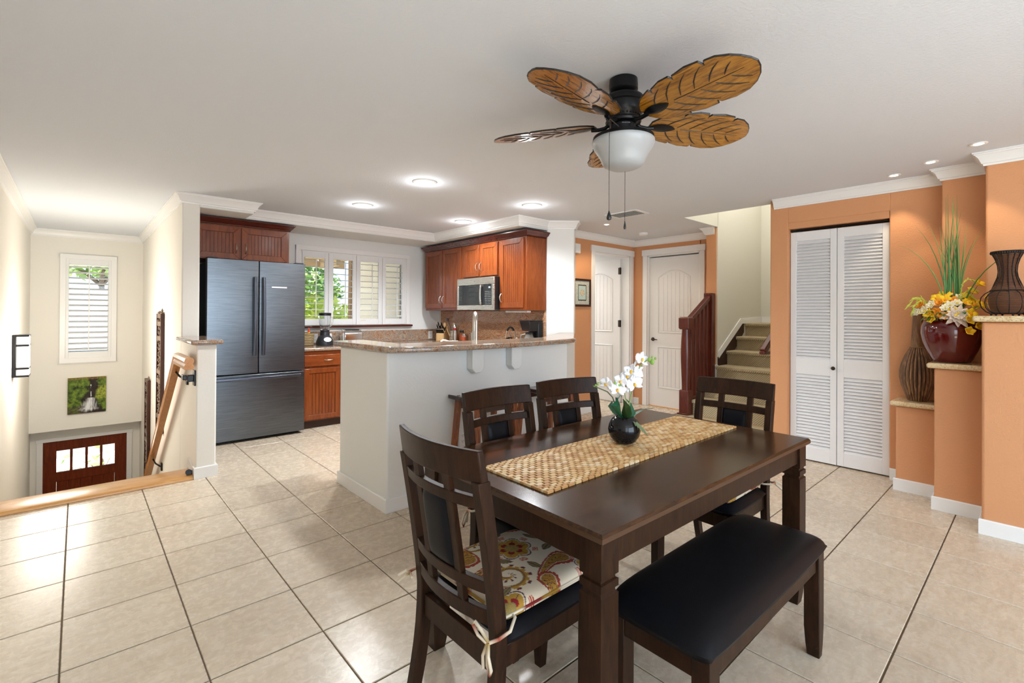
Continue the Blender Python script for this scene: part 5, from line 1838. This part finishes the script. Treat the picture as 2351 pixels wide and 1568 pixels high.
# ------------------------------------------------------------------ orchid
orc = thing('potted_orchid', 'white artificial orchid in a round glossy black pot on the runner', 'orchid', (1.783, 1.238, 0.7690))
potb = plain('black_glaze', (0.006, 0.006, 0.007, 1), 0.07, spec=0.35)
MB().lathe([(0.0001, 0.0), (0.030, 0.0), (0.050, 0.012), (0.065, 0.035), (0.070, 0.060), (0.066, 0.085), (0.054, 0.107), (0.040, 0.118), (0.036, 0.116), (0.046, 0.104), (0.040, 0.095), (0.0001, 0.095)], 40).build('pot', potb, orc)
MB().lathe([(0.0001, 0.100), (0.043, 0.098)], 20).build('moss', paint('moss', lin(70, 72, 44), 0.95, 120.0, 0.8), orc)
M['leafd'] = plain('orchid_leaf', lin(38, 92, 62), 0.35)
M['leafk'] = plain('orchid_leaf_under', lin(40, 66, 26), 0.5)
M['petal'] = plain('orchid_petal', (0.86, 0.87, 0.90, 1), 0.55, sss=0.0)
M['lip'] = plain('orchid_lip', lin(236, 180, 40), 0.5)
M['stem'] = plain('orchid_stem', lin(122, 148, 70), 0.5)
M['bud'] = plain('orchid_bud', lin(128, 168, 70), 0.4)
# the spray spreads along the diagonal of the room
RT, FW = Vector((0.743, -0.669, 0)), Vector((0.669, 0.743, 0))


def Q(s_, z_, d=0.0):
    p = RT * s_ + FW * d
    return Vector((p.x, p.y, z_ if z_ < 0.1 else 0.1 + (z_ - 0.1) * 0.74))


def leaf(par, pts, w, mat, fold=0.25, name='leaf'):
    pts = [Vector(p) for p in pts]
    n = len(pts)
    secs = []
    for i, p in enumerate(pts):
        t = (pts[min(i + 1, n - 1)] - pts[max(i - 1, 0)]).normalized()
        sx = t.cross(Vector((0, 0, 1)))
        if sx.length < 0.2:
            sx = t.cross(FW)
        sx.normalize()
        nn = sx.cross(t)
        a = i / (n - 1)
        ww = w * (sin(pi * (0.10 + 0.88 * a)) ** 0.75)
        secs.append([p - sx * ww + nn * ww * fold, p - nn * 0.001, p + sx * ww + nn * ww * fold, p + nn * 0.0012])
    return MB().sections(secs).build(name, mat, par, smooth=60)


leaf(orc, [Q(0.0, 0.10), Q(-0.03, 0.14, -0.01), Q(-0.042, 0.19, -0.02), Q(-0.034, 0.235, -0.02), Q(-0.008, 0.268, -0.01)], 0.020, M['leafd'])
leaf(orc, [Q(0.01, 0.10, -0.01), Q(0.0, 0.14, -0.03), Q(-0.006, 0.19, -0.04), Q(-0.016, 0.235, -0.04)], 0.024, M['leafk'], 0.5)
leaf(orc, [Q(0.02, 0.10, 0.0), Q(0.032, 0.14, 0.01), Q(0.028, 0.19, 0.02), Q(0.008, 0.225, 0.02)], 0.022, M['leafd'])
leaf(orc, [Q(0.03, 0.10, 0.0), Q(0.05, 0.13, 0.02), Q(0.09, 0.155, 0.03), Q(0.135, 0.165, 0.03)], 0.012, M['leafd'], 0.15)
leaf(orc, [Q(-0.01, 0.10, 0.02), Q(-0.035, 0.13, 0.05), Q(-0.05, 0.17, 0.06), Q(-0.04, 0.20, 0.06)], 0.018, M['leafd'])
MB().tube([Q(-0.02, 0.10), Q(-0.035, 0.17), Q(-0.052, 0.235), Q(-0.075, 0.268), Q(-0.110, 0.288), Q(-0.140, 0.302)], 0.0025, 6).build('stem', plain('dark_stem', lin(70, 84, 44), 0.5), orc)
MB().tube([Q(0.02, 0.10), Q(0.022, 0.20), Q(0.035, 0.30), Q(0.052, 0.37), Q(0.072, 0.43), Q(0.098, 0.455)], 0.0028, 6).build('stem', M['stem'], orc)
MB().tube([Q(0.015, 0.10), Q(0.010, 0.20), Q(0.0, 0.26)], 0.0022, 6).build('stem', M['stem'], orc)


def orchid_flower(s_, z_, d, size, yaw, pitch_, roll):
    m = Matrix.Translation(Q(s_, z_, d)) @ Matrix.Rotation(yaw - 0.7336, 4, 'Z') @ Matrix.Rotation(pitch_, 4, 'X') @ Matrix.Rotation(roll, 4, 'Y')
    b = MB()
    for (ang, ln, wd) in ((90, 1.0, 0.62), (90 + 128, 0.98, 0.54), (90 - 128, 0.98, 0.54), (168, 1.06, 1.0), (12, 1.06, 1.0)):
        a = radians(ang)
        ax, ay = Vector((cos(a), 0, sin(a))), Vector((-sin(a), 0, cos(a)))

        def fn(p, q):
            u, v = p, 2 * q - 1
            ww = wd * sin(pi * min(1, 0.08 + 0.90 * u)) ** 0.6
            pt = ax * (u * ln) + ay * (v * ww * 0.62) + Vector((0, -0.22 * u * u + 0.16 * v * v, 0))
            return tuple(pt * size)
        b.grid(fn, 6, 4)
    b.xf(m)
    f = b.build('flower', M['petal'], orc, smooth=70)
    sol = f.modifiers.new('solid', 'SOLIDIFY')
    sol.thickness = 0.0006
    c_ = MB().ball((0, -0.004, -0.15 * size), 0.17 * size, 8, 5, (1, 0.8, 1.2)).ball((0, -0.006, 0.02 * size), 0.10 * size, 8, 5)
    c_.xf(m)
    c_.build('lip', M['lip'], f)


for args in ((0.076, 0.462, 0.0, 0.030, 0.4, -0.3, 0.3), (0.048, 0.425, 0.01, 0.027, 1.2, 0.3, -0.4), (0.028, 0.392, -0.01, 0.030, -0.3, -0.5, 0.2), (0.060, 0.385, 0.0, 0.028, 0.6, 0.1, 0.8),
             (0.012, 0.362, -0.01, 0.027, -0.6, -0.2, 0.0), (-0.022, 0.336, -0.02, 0.026, -0.5, 0.0, 0.3), (0.038, 0.320, -0.02, 0.033, 0.2, -0.1, -0.3), (-0.082, 0.318, -0.01, 0.026, -0.7, 0.0, 0.2),
             (-0.034, 0.286, -0.02, 0.030, -0.1, -0.2, 0.1), (0.008, 0.300, 0.01, 0.026, 0.0, -0.1, 0.6)):
    orchid_flower(args[0], args[1], args[2], args[3] * 1.16, *args[4:])
for (s_, z_, r_) in ((0.118, 0.448, 0.012), (0.105, 0.462, 0.009), (0.118, 0.476, 0.005), (0.132, 0.468, 0.006), (-0.028, 0.312, 0.012), (0.0, 0.322, 0.009), (-0.118, 0.316, 0.006), (-0.128, 0.308, 0.005), (-0.135, 0.302, 0.003), (-0.044, 0.322, 0.007)):
    MB().ball(Q(s_, z_, -0.01), r_, 8, 6, (0.85, 0.85, 1.1)).build('bud', M['bud'], orc)
b = MB()
for k in range(6):
    s0 = 0.02 + 0.004 * k
    b.tube([Q(s0, 0.108, -0.03), Q(s0 + 0.008 + 0.004 * k, 0.106 - 0.006 * k, -0.055), Q(s0 + 0.014 + 0.006 * k, 0.09 - 0.008 * k, -0.064)], 0.0022, 5)
b.build('aerial_root', plain('root', lin(120, 138, 100), 0.6), orc)

# ------------------------------------------------------------------ ceiling fan
fan = thing('ceiling_fan', 'black ceiling fan with carved leaf-shaped wooden blades and white bowl light', 'ceiling fan', (1.875, 1.315, CEIL))
MB().lathe([(0.058, -0.0005), (0.064, -0.004), (0.066, -0.03), (0.066, -0.052), (0.060, -0.060), (0.045, -0.066), (0.045, -0.078)], 36).build('canopy', M['black'], fan)
MB().lathe([(0.045, -0.074), (0.070, -0.078), (0.090, -0.088), (0.098, -0.102), (0.098, -0.118), (0.092, -0.122), (0.092, -0.150), (0.086, -0.168), (0.070, -0.185), (0.066, -0.196), (0.0001, -0.196)], 40).build('motor', M['black'], fan)
MB().lathe([(0.050, -0.190), (0.078, -0.192), (0.082, -0.200), (0.078, -0.208), (0.050, -0.210)], 36).build('flywheel', M['black'], fan)
b = MB()
for k in range(30):
    a = 2 * pi * k / 30
    b.box(0.072, 0.079, -0.0035, 0.0035, -0.182, -0.168, Matrix.Rotation(a, 4, 'Z'))
b.build('vent_rib', M['black'], fan, smooth=0)
MB().lathe([(0.046, -0.205), (0.052, -0.210), (0.056, -0.214), (0.056, -0.252), (0.050, -0.256), (0.060, -0.258), (0.120, -0.264), (0.1385, -0.272), (0.1405, -0.285), (0.132, -0.288), (0.0001, -0.286)], 44).build('switch_housing', M['black'], fan)
MB().lathe([(0.1365, -0.284), (0.1425, -0.290), (0.1425, -0.302), (0.134, -0.322), (0.118, -0.345), (0.104, -0.368), (0.097, -0.388), (0.088, -0.402), (0.066, -0.413), (0.035, -0.420), (0.0001, -0.422)], 48).build('bowl_shade', M['frosted'], fan, smooth=80)

g = G('fan_blade_wood')
v = g.coords('Object', (3.0, 26.0, 26.0))
n1 = g.noise(v, 2.2, 6.0, 0.65, 0.9)
n2 = g.noise(g.coords('Object', (14, 90, 90)), 1.2, 4.0, 0.7)
f = g.math('MULTIPLY_ADD', n2, 0.5, g.math('MULTIPLY', n1, 0.6))
M['blade'] = g.bsdf(col=g.ramp(f, [(0.36, lin(40, 22, 6)), (0.45, lin(112, 70, 16)), (0.56, lin(158, 106, 30)), (0.72, lin(190, 134, 48))]), rough=0.26, coat=0.3)
M['vein'] = plain('blade_vein', (0.010, 0.008, 0.007, 1), 0.4)
up_e = [(0.0, 0.022), (0.04, 0.050), (0.10, 0.070), (0.20, 0.084), (0.290, 0.092), (0.305, 0.076), (0.320, 0.088), (0.42, 0.100), (0.535, 0.100), (0.552, 0.080), (0.57, 0.096), (0.68, 0.102), (0.80, 0.094), (0.88, 0.076), (0.945, 0.050), (0.985, 0.022), (1.0, 0.0)]
lo_e = [(0.0, -0.022), (0.05, -0.050), (0.12, -0.072), (0.225, -0.088), (0.240, -0.070), (0.258, -0.086), (0.36, -0.100), (0.445, -0.100), (0.462, -0.078), (0.48, -0.096), (0.60, -0.104), (0.705, -0.098), (0.722, -0.074), (0.745, -0.090), (0.82, -0.086), (0.90, -0.066), (0.95, -0.044), (0.985, -0.020)]
BR0, BR1 = 0.135, 0.655


def bz(x, y):
    return -0.004 * cos(y / 0.1 * 1.2)


def make_blade(ang):
    m = Matrix.Rotation(radians(ang), 4, 'Z') @ Matrix.Translation((0, 0, -0.203)) @ Matrix.Rotation(radians(-13), 4, 'X')
    out = up_e + lo_e[::-1]
    pts = [(BR0 + (BR1 - BR0) * u, w * 1.28) for u, w in out]
    b = MB().extrude([(x, y, -0.004) for x, y in pts], [(x, y, 0.004) for x, y in pts])
    o = b.build('blade', M['blade'], fan, 0.0, smooth=0)
    o.matrix_local = m
    ins = []
    n_ = len(pts)
    e = MB()
    for i in range(n_):
        (x0, y0), (x1, y1) = pts[i], pts[(i + 1) % n_]
        e.tube([(x0, y0, 0), (x1, y1, 0)], 0.0042, 6)
    e.build('edge_rim', M['vein'], o)
    b = MB()
    for zz in (-0.0048, 0.0048):
        b.tube([(BR0 + 0.16, 0, zz), (BR1 - 0.05, 0.0, zz)], [0.0020, 0.0008], 5)
        for k in range(6):
            x0 = BR0 + 0.070 + k * 0.066
            wv_ = 0.100 - 0.000 * k
            reach = min(0.098, (BR1 - 0.045 - x0 - 0.016))
            for sy in (-1, 1):
                sh = 0.014 if sy > 0 else 0.0
                wk = (0.100, 0.106, 0.108, 0.104, 0.088, 0.058)[k]
                b.tube([(x0 + sh, sy * 0.010, zz), (x0 + sh + reach * 0.25, sy * wk * 0.46, zz), (x0 + sh + reach * 0.58, sy * wk * 0.76, zz), (x0 + sh + reach * 0.92, sy * wk * 0.96, zz)], [0.0014, 0.0030, 0.0026, 0.0008], 5)
    b.build('vein', M['vein'], o)
    # iron: a curved arm ending in a small leaf under the blade
    a = MB().tube([(0.062, 0, 0.004), (0.085, 0, -0.012), (0.115, 0, -0.016), (0.15, 0, -0.012)], [0.010, 0.009, 0.009, 0.010], 8)
    n = 12
    secs = []
    for k in range(n + 1):
        t = k / n
        w = 0.030 * sin(pi * min(1.0, 0.04 + 0.95 * t)) ** 0.7
        x = 0.135 + 0.130 * t
        secs.append([(x, -w, -0.0065), (x, 0, -0.0065 - 0.30 * w), (x, w, -0.0065), (x, 0, -0.0052)])
    a.sections(secs)
    q = a.build('blade_iron', M['black'], fan, smooth=50)
    q.matrix_local = m


for k in range(5):
    make_blade(-101 + 72 * k)
ch1 = [(-0.055, -0.012, -0.235), (-0.150, -0.035, -0.235), (-0.157, -0.038, -0.25)]


def chain(par, x, y, z0, z1, knob):
    b = MB()
    n = int((z0 - z1) / 0.0048)
    for k in range(n):
        b.ball((x, y, z0 - (k + 0.5) * (z0 - z1) / n), 0.0018, 5, 3)
    b.tube([(x, y, z0), (x, y, z1)], 0.0007, 4)
    o = b.build('pull_chain', M['black'], par)
    MB().lathe(knob, 14, (x, y, z1 - knob[-1][1] * 0 - 0.0)).build('chain_knob', M['blackpl'], o)


MB().tube(ch1, [0.003, 0.002, 0.002], 6).build('chain_arm', M['nickel'], fan)
chain(fan, -0.157, -0.038, -0.25, -0.642, [(0.0015, 0.002), (0.004, -0.006), (0.009, -0.018), (0.0115, -0.028), (0.009, -0.037), (0.0001, -0.040)])
chain(fan, 0.030, 0.010, -0.42, -0.655, [(0.0015, 0.002), (0.003, -0.006), (0.0055, -0.020), (0.0065, -0.030), (0.0045, -0.037), (0.0001, -0.038)])
text('lettering', 'FAN-REVERSE', 0.0062, plain('grey_print', (0.3, 0.3, 0.3, 1), 0.5), fan, (-0.0375, -0.0417, -0.222), (pi / 2, 0, -0.7336 - 0.0), 0.0003)

# ------------------------------------------------------------------ vases on the ledges
vz = thing('wooden_vase', 'tall brown ribbed wooden bottle vase on the lowest ledge', 'vase', (4.795, 0.660, 0.6870))
vz.scale = (0.93, 0.93, 1.0)
g = G('ribbed_wood')
v = g.coords('Object', (12, 12, 1.5))
n1 = g.noise(v, 3.0, 5.0, 0.65, 0.8)
M['rib'] = g.bsdf(col=g.ramp(n1, [(0.3, lin(60, 40, 26)), (0.5, lin(124, 88, 58)), (0.7, lin(168, 128, 90))]), rough=0.5, normal=g.bump(n1, 0.4, 0.006))
M['ribdark'] = plain('rib_gap', lin(34, 24, 18), 0.7)
prof = [(0.060, 0.0), (0.064, 0.004), (0.082, 0.055), (0.100, 0.11), (0.112, 0.17), (0.112, 0.22), (0.100, 0.28), (0.078, 0.34), (0.056, 0.385), (0.044, 0.405)]
MB().lathe([(r_ - 0.004, z_) for r_, z_ in prof], 32).build('body', M['ribdark'], vz)
NR = 26
for k in range(NR):
    a = 2 * pi * k / NR
    pts = [(r_ * cos(a), r_ * sin(a), z_) for r_, z_ in prof]
    MB().tube(pts, [max(0.0035, r_ * 0.098) for r_, z_ in prof], 6).build('rib', M['rib'], vz)
MB().lathe([(0.045, 0.398), (0.047, 0.405), (0.044, 0.412), (0.043, 0.46), (0.038, 0.56), (0.034, 0.66), (0.036, 0.70), (0.042, 0.712), (0.036, 0.712), (0.030, 0.68), (0.0001, 0.66)], 22).build('neck', M['rib'], vz)
MB().tube([(0.049 * cos(2 * pi * k / 24), 0.049 * sin(2 * pi * k / 24), 0.405) for k in range(24)], 0.005, 6, True).build('collar', plain('rope', lin(130, 100, 66), 0.8), vz)

fp = thing('flower_pot', 'yellow and white silk flower arrangement with tall grass in a glossy red pot', 'flower arrangement', (4.572, 0.446, 1.0112))
M['redpot'] = plain('oxblood_glaze', lin(92, 10, 10), 0.10, coat=0.6)
MB().lathe([(0.0001, 0.0), (0.098, 0.0), (0.104, 0.006), (0.112, 0.02), (0.142, 0.09), (0.160, 0.15), (0.168, 0.20), (0.166, 0.245), (0.152, 0.282), (0.136, 0.298), (0.130, 0.296), (0.126, 0.285), (0.0001, 0.27)], 44).build('pot', M['redpot'], fp, smooth=80)
M['grass'] = plain('grass_green', lin(58, 116, 46), 0.5)
M['grass2'] = plain('grass_pale', lin(104, 150, 72), 0.5)
M['yel'] = plain('petal_yellow', lin(244, 206, 30), 0.6)
M['ora'] = plain('petal_orange', lin(240, 160, 30), 0.6)
M['wht'] = plain('petal_white', lin(248, 242, 214), 0.6)
M['dah'] = plain('petal_dahlia', lin(226, 210, 196), 0.6)
M['lime'] = plain('spray_lime', lin(196, 204, 84), 0.6)
M['gl'] = plain('leaf_green', lin(56, 110, 50), 0.5)
AX = Vector((0.30, -0.954, 0))      # along the ledge
AD = Vector((-0.954, -0.30, 0))     # toward the room


def K(s_, z_, d=0.0):
    p = AX * s_ + AD * d
    return Vector((p.x, p.y, z_))


rr = random.Random(5)
blades = []
for k in range(24):
    s_ = rr.uniform(-0.035, 0.045)
    lean = max(-0.11, min(0.075, rr.gauss(-0.01, 0.05)))
    blades.append((s_, lean, rr.uniform(0.62, 0.92), rr.uniform(-0.01, 0.05)))
blades += [(-0.03, -0.22, 0.72, 0.05), (-0.02, -0.15, 0.80, 0.04), (0.04, 0.20, 0.62, 0.42), (0.03, 0.11, 0.74, 0.02)]
for i, (s_, lean, h, d) in enumerate(blades):
    pts = []
    for j in range(9):
        t = j / 8
        pts.append(K(s_ + lean * t ** 2.0 * 1.2, 0.27 + h * t - abs(lean) * 0.7 * t ** 3, d * t * 0.6 + 0.01))
    b = MB().tube(pts, [0.0058 * (1 - 0.93 * (j / 8) ** 1.4) for j in range(9)], 5)
    b.build('grass_blade', M['grass'] if i % 3 else M['grass2'], fp)


def bloom(par, c, n, ln, wd, mat, cmat, cup=0.5, up=(0, 0, 1), layers=1, name='flower', cr=0.25):
    upv = Vector(up).normalized()
    q = upv.to_track_quat('Z', 'Y').to_matrix().to_4x4()
    b = MB()
    for l in range(layers):
        for k in range(n):
            a = 2 * pi * (k + 0.5 * l) / n + rr.uniform(-0.12, 0.12)
            L = ln * (1 - 0.22 * l) * rr.uniform(0.9, 1.1)
            cu = cup + 0.35 * l
            d0 = Vector((cos(a) * cos(cu), sin(a) * cos(cu), sin(cu)))
            s0 = Vector((-sin(a), cos(a), 0))
            nn = d0.cross(s0)

            def fn(u, v_):
                w = wd * sin(pi * min(1.0, 0.12 + 0.86 * u)) ** 0.8
                return tuple(d0 * (u * L) + s0 * ((2 * v_ - 1) * w) - nn * (0.10 * L * u * u) + nn * 0.25 * w * (2 * v_ - 1) ** 2)
            b.grid(fn, 4, 2)
    b.xf(Matrix.Translation(c) @ q)
    f = b.build(name, mat, par, smooth=70)
    s_ = f.modifiers.new('solid', 'SOLIDIFY')
    s_.thickness = 0.0012
    MB().ball(Vector(c) + upv * ln * 0.10, ln * cr, 8, 5).build('flower_centre', cmat, f)
    return f


bloom(fp, K(0.000, 0.320, 0.145), 11, 0.088, 0.017, M['dah'], M['wht'], 0.15, AD * 1.0 + Vector((0, 0, 0.45)), 3, 'dahlia', 0.12)
spots = [(-0.115, 0.395, 0.07, 'wht'), (-0.150, 0.360, 0.06, 'wht'), (-0.095, 0.345, 0.10, 'ora'), (-0.075, 0.405, 0.08, 'ora'), (-0.045, 0.430, 0.06, 'yel'), (-0.055, 0.370, 0.12, 'wht'),
         (-0.030, 0.390, 0.11, 'wht'), (-0.010, 0.425, 0.06, 'ora'), (0.010, 0.405, 0.09, 'wht'), (-0.135, 0.335, 0.09, 'yel'), (-0.165, 0.400, 0.04, 'ora'), (-0.085, 0.445, 0.03, 'yel'),
         (-0.065, 0.320, 0.13, 'ora'), (-0.020, 0.345, 0.14, 'yel'), (0.050, 0.410, 0.09, 'yel'), (0.080, 0.425, 0.06, 'yel'), (0.095, 0.395, 0.08, 'yel'), (0.060, 0.450, 0.04, 'yel'),
         (0.118, 0.385, 0.15, 'yel'), (0.062, 0.335, 0.160, 'yel'), (0.135, 0.420, 0.17, 'yel'), (0.050, 0.290, 0.172, 'yel'), (0.150, 0.440, 0.17, 'yel'), (0.095, 0.400, 0.165, 'yel'), (-0.125, 0.300, 0.10, 'yel'),
         (-0.185, 0.345, 0.06, 'wht'), (0.030, 0.445, 0.03, 'wht'), (-0.035, 0.465, 0.02, 'yel'), (0.090, 0.490, 0.05, 'yel'), (0.120, 0.535, 0.07, 'yel'), (0.085, 0.250, 0.190, 'yel'), (0.040, 0.215, 0.195, 'yel')]
for (s_, z_, d, c_) in spots:
    u_ = K(s_ * 2.2, 0.10 + max(0, z_ - 0.35), 0.22)
    bloom(fp, K(s_, z_, d), 6 if c_ != 'yel' else 5, rr.uniform(0.036, 0.046), 0.015 if c_ != 'yel' else 0.019, M[c_], M['yel'] if c_ == 'wht' else M['ora'], rr.uniform(0.35, 0.9), u_, 1 if c_ == 'yel' else 2)
b = MB()
for (s_, z_, d, c_) in spots:
    b.tube([K(0, 0.27, 0.02), K(s_ * 0.6, (0.27 + z_) / 2 + 0.02, d * 0.6), K(s_, z_ - 0.004, d)], 0.0016, 4)
b.build('flower_stem', M['gl'], fp)
for k in range(26):
    a = rr.uniform(-1.0, 0.45)
    s0, z0, d0 = a * 0.14, rr.uniform(0.285, 0.36), rr.uniform(0.04, 0.14)
    leaf(fp, [K(s0, z0, d0), K(s0 + a * 0.02, z0 + 0.012, d0 + 0.02), K(s0 + a * 0.045, z0 + 0.008, d0 + 0.035), K(s0 + a * 0.06, z0 - 0.008, d0 + 0.04)], rr.uniform(0.008, 0.013), M['gl'])


def spray(pts, n, L, mat):
    b = MB()
    pts = [Vector(p) for p in pts]
    b.tube(pts, 0.002, 5)
    for k in range(n):
        t = (k + 0.5) / n * (len(pts) - 1)
        i = min(int(t), len(pts) - 2)
        p = pts[i].lerp(pts[i + 1], t - i)
        d = (pts[i + 1] - pts[i]).normalized()
        off = Vector((rr.uniform(-1, 1), rr.uniform(-1, 1), rr.uniform(-0.6, 1))) * 0.6
        e = (d + off).normalized() * L * rr.uniform(0.6, 1.1)
        b.tube([p, p + e * 0.5 + Vector((0, 0, 0.004)), p + e], [0.0022, 0.003, 0.001], 4)
    b.build('flower_spray', mat, fp)


spray([K(-0.13, 0.40, 0.04), K(-0.17, 0.445, 0.05), K(-0.215, 0.44, 0.05), K(-0.245, 0.39, 0.05)], 30, 0.035, M['lime'])
spray([K(-0.14, 0.40, 0.05), K(-0.18, 0.425, 0.06), K(-0.215, 0.39, 0.06), K(-0.225, 0.34, 0.06)], 30, 0.03, M['lime'])
spray([K(0.02, 0.40, 0.05), K(0.035, 0.48, 0.06), K(0.045, 0.545, 0.06), K(0.075, 0.575, 0.06), K(0.105, 0.565, 0.06)], 26, 0.022, M['lime'])
spray([K(0.02, 0.40, 0.05), K(0.05, 0.47, 0.06), K(0.085, 0.505, 0.06), K(0.12, 0.495, 0.06)], 26, 0.022, M['lime'])
spray([K(0.02, 0.42, 0.05), K(0.045, 0.45, 0.07), K(0.08, 0.465, 0.07), K(0.105, 0.44, 0.07)], 24, 0.022, M['lime'])

wv = thing('wicker_vase', 'dark wire and wicker hourglass vase on the tallest ledge', 'vase', (4.30, 0.160, 1.3365))
wv.scale = (0.76, 0.76, 1.0)
M['wire'] = plain('dark_wire', (0.012, 0.010, 0.010, 1), 0.45, 0.4)
g = G('wicker_weave')
v = g.coords('Object')
w_ = g.n('ShaderNodeTexWave', {'Vector': v, 'Scale': 55.0, 'Distortion': 1.5, 'Detail': 2.0, 'Detail Scale': 3.0}, bands_direction='Z').outputs['Fac']
n1 = g.noise(g.coords('Object', (1, 1, 40)), 8.0, 3.0)
M['weave'] = g.bsdf(col=g.mix(n1, g.ramp(w_, [(0.15, lin(48, 30, 20)), (0.5, lin(116, 72, 46)), (0.9, lin(156, 104, 70))]), lin(96, 58, 36)), rough=0.6, normal=g.bump(w_, 0.9, 0.004))
inner = [(0.085, 0.012), (0.098, 0.03), (0.112, 0.07), (0.116, 0.10), (0.108, 0.145), (0.092, 0.175), (0.072, 0.205), (0.056, 0.245), (0.050, 0.275), (0.054, 0.315), (0.068, 0.355), (0.090, 0.392)]
MB().lathe(inner + [(0.086, 0.392), (0.050, 0.315), (0.046, 0.275), (0.088, 0.145), (0.0001, 0.03)], 36).build('woven_body', M['weave'], wv, smooth=80)
outer = [(0.098, 0.012), (0.130, 0.025), (0.158, 0.052), (0.168, 0.085), (0.160, 0.115), (0.138, 0.138), (0.106, 0.155), (0.096, 0.162), (0.080, 0.200), (0.062, 0.240), (0.056, 0.275), (0.060, 0.315), (0.074, 0.355), (0.098, 0.396)]
for k in range(14):
    a = 2 * pi * k / 14 + 0.1
    MB().tube([(r_ * cos(a), r_ * sin(a), z_) for r_, z_ in outer], 0.0030, 6).build('rib_wire', M['wire'], wv)
for (r_, z_, t) in ((0.100, 0.012, 0.0035), (0.102, 0.158, 0.0045), (0.098, 0.398, 0.006), (0.098, 0.388, 0.004)):
    MB().tube([(r_ * cos(2 * pi * k / 36), r_ * sin(2 * pi * k / 36), z_) for k in range(36)], t, 6, True).build('ring_wire', M['wire'], wv)
for k in range(6):
    a = 2 * pi * k / 6 + 0.35
    MB().ball((0.098 * cos(a), 0.098 * sin(a), 0.0085), 0.0082, 10, 6).build('ball_foot', M['wire'], wv)
b = MB()
for k in range(44):
    a = 2 * pi * k / 44
    b.ball((0.099 * cos(a), 0.099 * sin(a), 0.393), 0.0075, 6, 4)
b.build('braided_rim', M['wire'], wv)

# ------------------------------------------------------------------ outside the windows
M['leaf1'] = plain('foliage_dark', lin(96, 132, 62), 0.6)
M['leaf2'] = plain('foliage_lime', lin(196, 214, 92), 0.6)
M['leaf3'] = plain('foliage_mid', lin(150, 182, 96), 0.6)
M['bark'] = plain('bark', lin(104, 88, 70), 0.9)


def tree(name, label, base, h, crown, n, size, mat, seed, tall=1.0, trunk=0.06):
    r0 = random.Random(seed)
    t = thing(name, label, 'tree' if 'tree' in name else 'shrub', base)
    b = MB()
    b.tube([(0, 0, 0), (0.05, 0.02, h * 0.5), (0.0, 0.0, h)], [trunk, trunk * 0.8, trunk * 0.4], 8)
    for k in range(7):
        a = r0.uniform(0, 2 * pi)
        e = Vector((cos(a) * crown * 0.8, sin(a) * crown * 0.8, h + r0.uniform(-0.3, 0.4) * crown))
        b.tube([(0, 0, h * 0.8), e * 0.5 + Vector((0, 0, h * 0.42)), e], [trunk * 0.5, trunk * 0.35, trunk * 0.12], 6)
    b.build('trunk', M['bark'], t)
    b = MB()
    for k in range(n):
        while True:
            p = Vector((r0.uniform(-1, 1), r0.uniform(-1, 1), r0.uniform(-1, 1)))
            if p.length < 1 and r0.random() < 0.35 + p.length:
                break
        c_ = Vector((p.x * crown, p.y * crown, h + p.z * crown * tall))
        u = Vector((r0.gauss(0, 1), r0.gauss(0, 1), r0.gauss(0, 0.6))).normalized()
        w = u.cross(Vector((r0.gauss(0, 1), r0.gauss(0, 1), r0.gauss(0, 1)))).normalized()
        s_ = size * r0.uniform(0.6, 1.3)
        b.add([c_ - u * s_, c_ + w * s_ * 0.35, c_ + u * s_, c_ - w * s_ * 0.35], [(0, 1, 2, 3)])
    b.build('crown', mat, t, smooth=0)
    return t


tree('tree', 'dark green tree seen through the kitchen shutters', (4.3, 14.6, -2.6), 4.6, 1.7, 2600, 0.14, M['leaf1'], 1, 0.55, 0.10)
tree('garden_shrub', 'bright lime shrub close outside the kitchen window', (3.45, 9.3, -2.6), 3.3, 0.90, 1500, 0.13, M['leaf2'], 2, 1.05)
tree('garden_shrub', 'pale green bush low outside the kitchen window by the fridge', (3.1, 12.0, -2.6), 3.0, 1.0, 1300, 0.10, M['leaf3'], 3, 0.8)
tree('tree', 'leafy tree top seen at the top of the stairwell window', (0.5, 19.0, -2.6), 5.9, 1.7, 1900, 0.18, M['leaf3'], 4, 0.6, 0.12)
tree('garden_shrub', 'thin shrub seen through the front door panes', (0.35, 11.3, -2.6), 1.3, 0.6, 36, 0.08, M['leaf3'], 5, 0.8, 0.02)
struct(MB().box(-14, 20, 9.6, 40, -2.72, -2.6).build('exterior_ground', paint('driveway', (0.62, 0.60, 0.56, 1), 0.9, 20.0, 0.1), smooth=0), 'pale driveway outside')
struct(MB().box(-3.5, 2.6, 17.6, 17.8, -2.6, 1.95).build('wall_garden', paint('garden_wall', (0.34, 0.35, 0.37, 1)), smooth=0), 'garden wall across the driveway, shade put into its grey')  # darkened grey colour stands in for the wall lying in shade
struct(MB().box(3.52, 3.72, 6.38, 7.95, -2.6, 2.6).build('wall_wing', paint('wing_wall', (0.84, 0.77, 0.66, 1)), smooth=0), 'beige outside wall of the house wing')
struct(MB().box(3.44, 3.74, 7.90, 8.02, -2.6, 2.6).build('trim_7', plain('corner_board', lin(140, 104, 66), 0.7), smooth=0), 'brown corner board of the house wing')
b = MB().box(0.9, 3.2, 6.95, 7.60, 2.16, 2.22).box(0.9, 3.2, 7.60, 7.64, 2.04, 2.24)
for k in range(4):
    b.box(1.3 + k * 0.5, 1.36 + k * 0.5, 6.95, 7.62, 2.02, 2.16)
struct(b.build('roof_eave', paint('eave_paint', (0.72, 0.55, 0.36, 1)), smooth=0), 'tan roof eave outside the kitchen window')
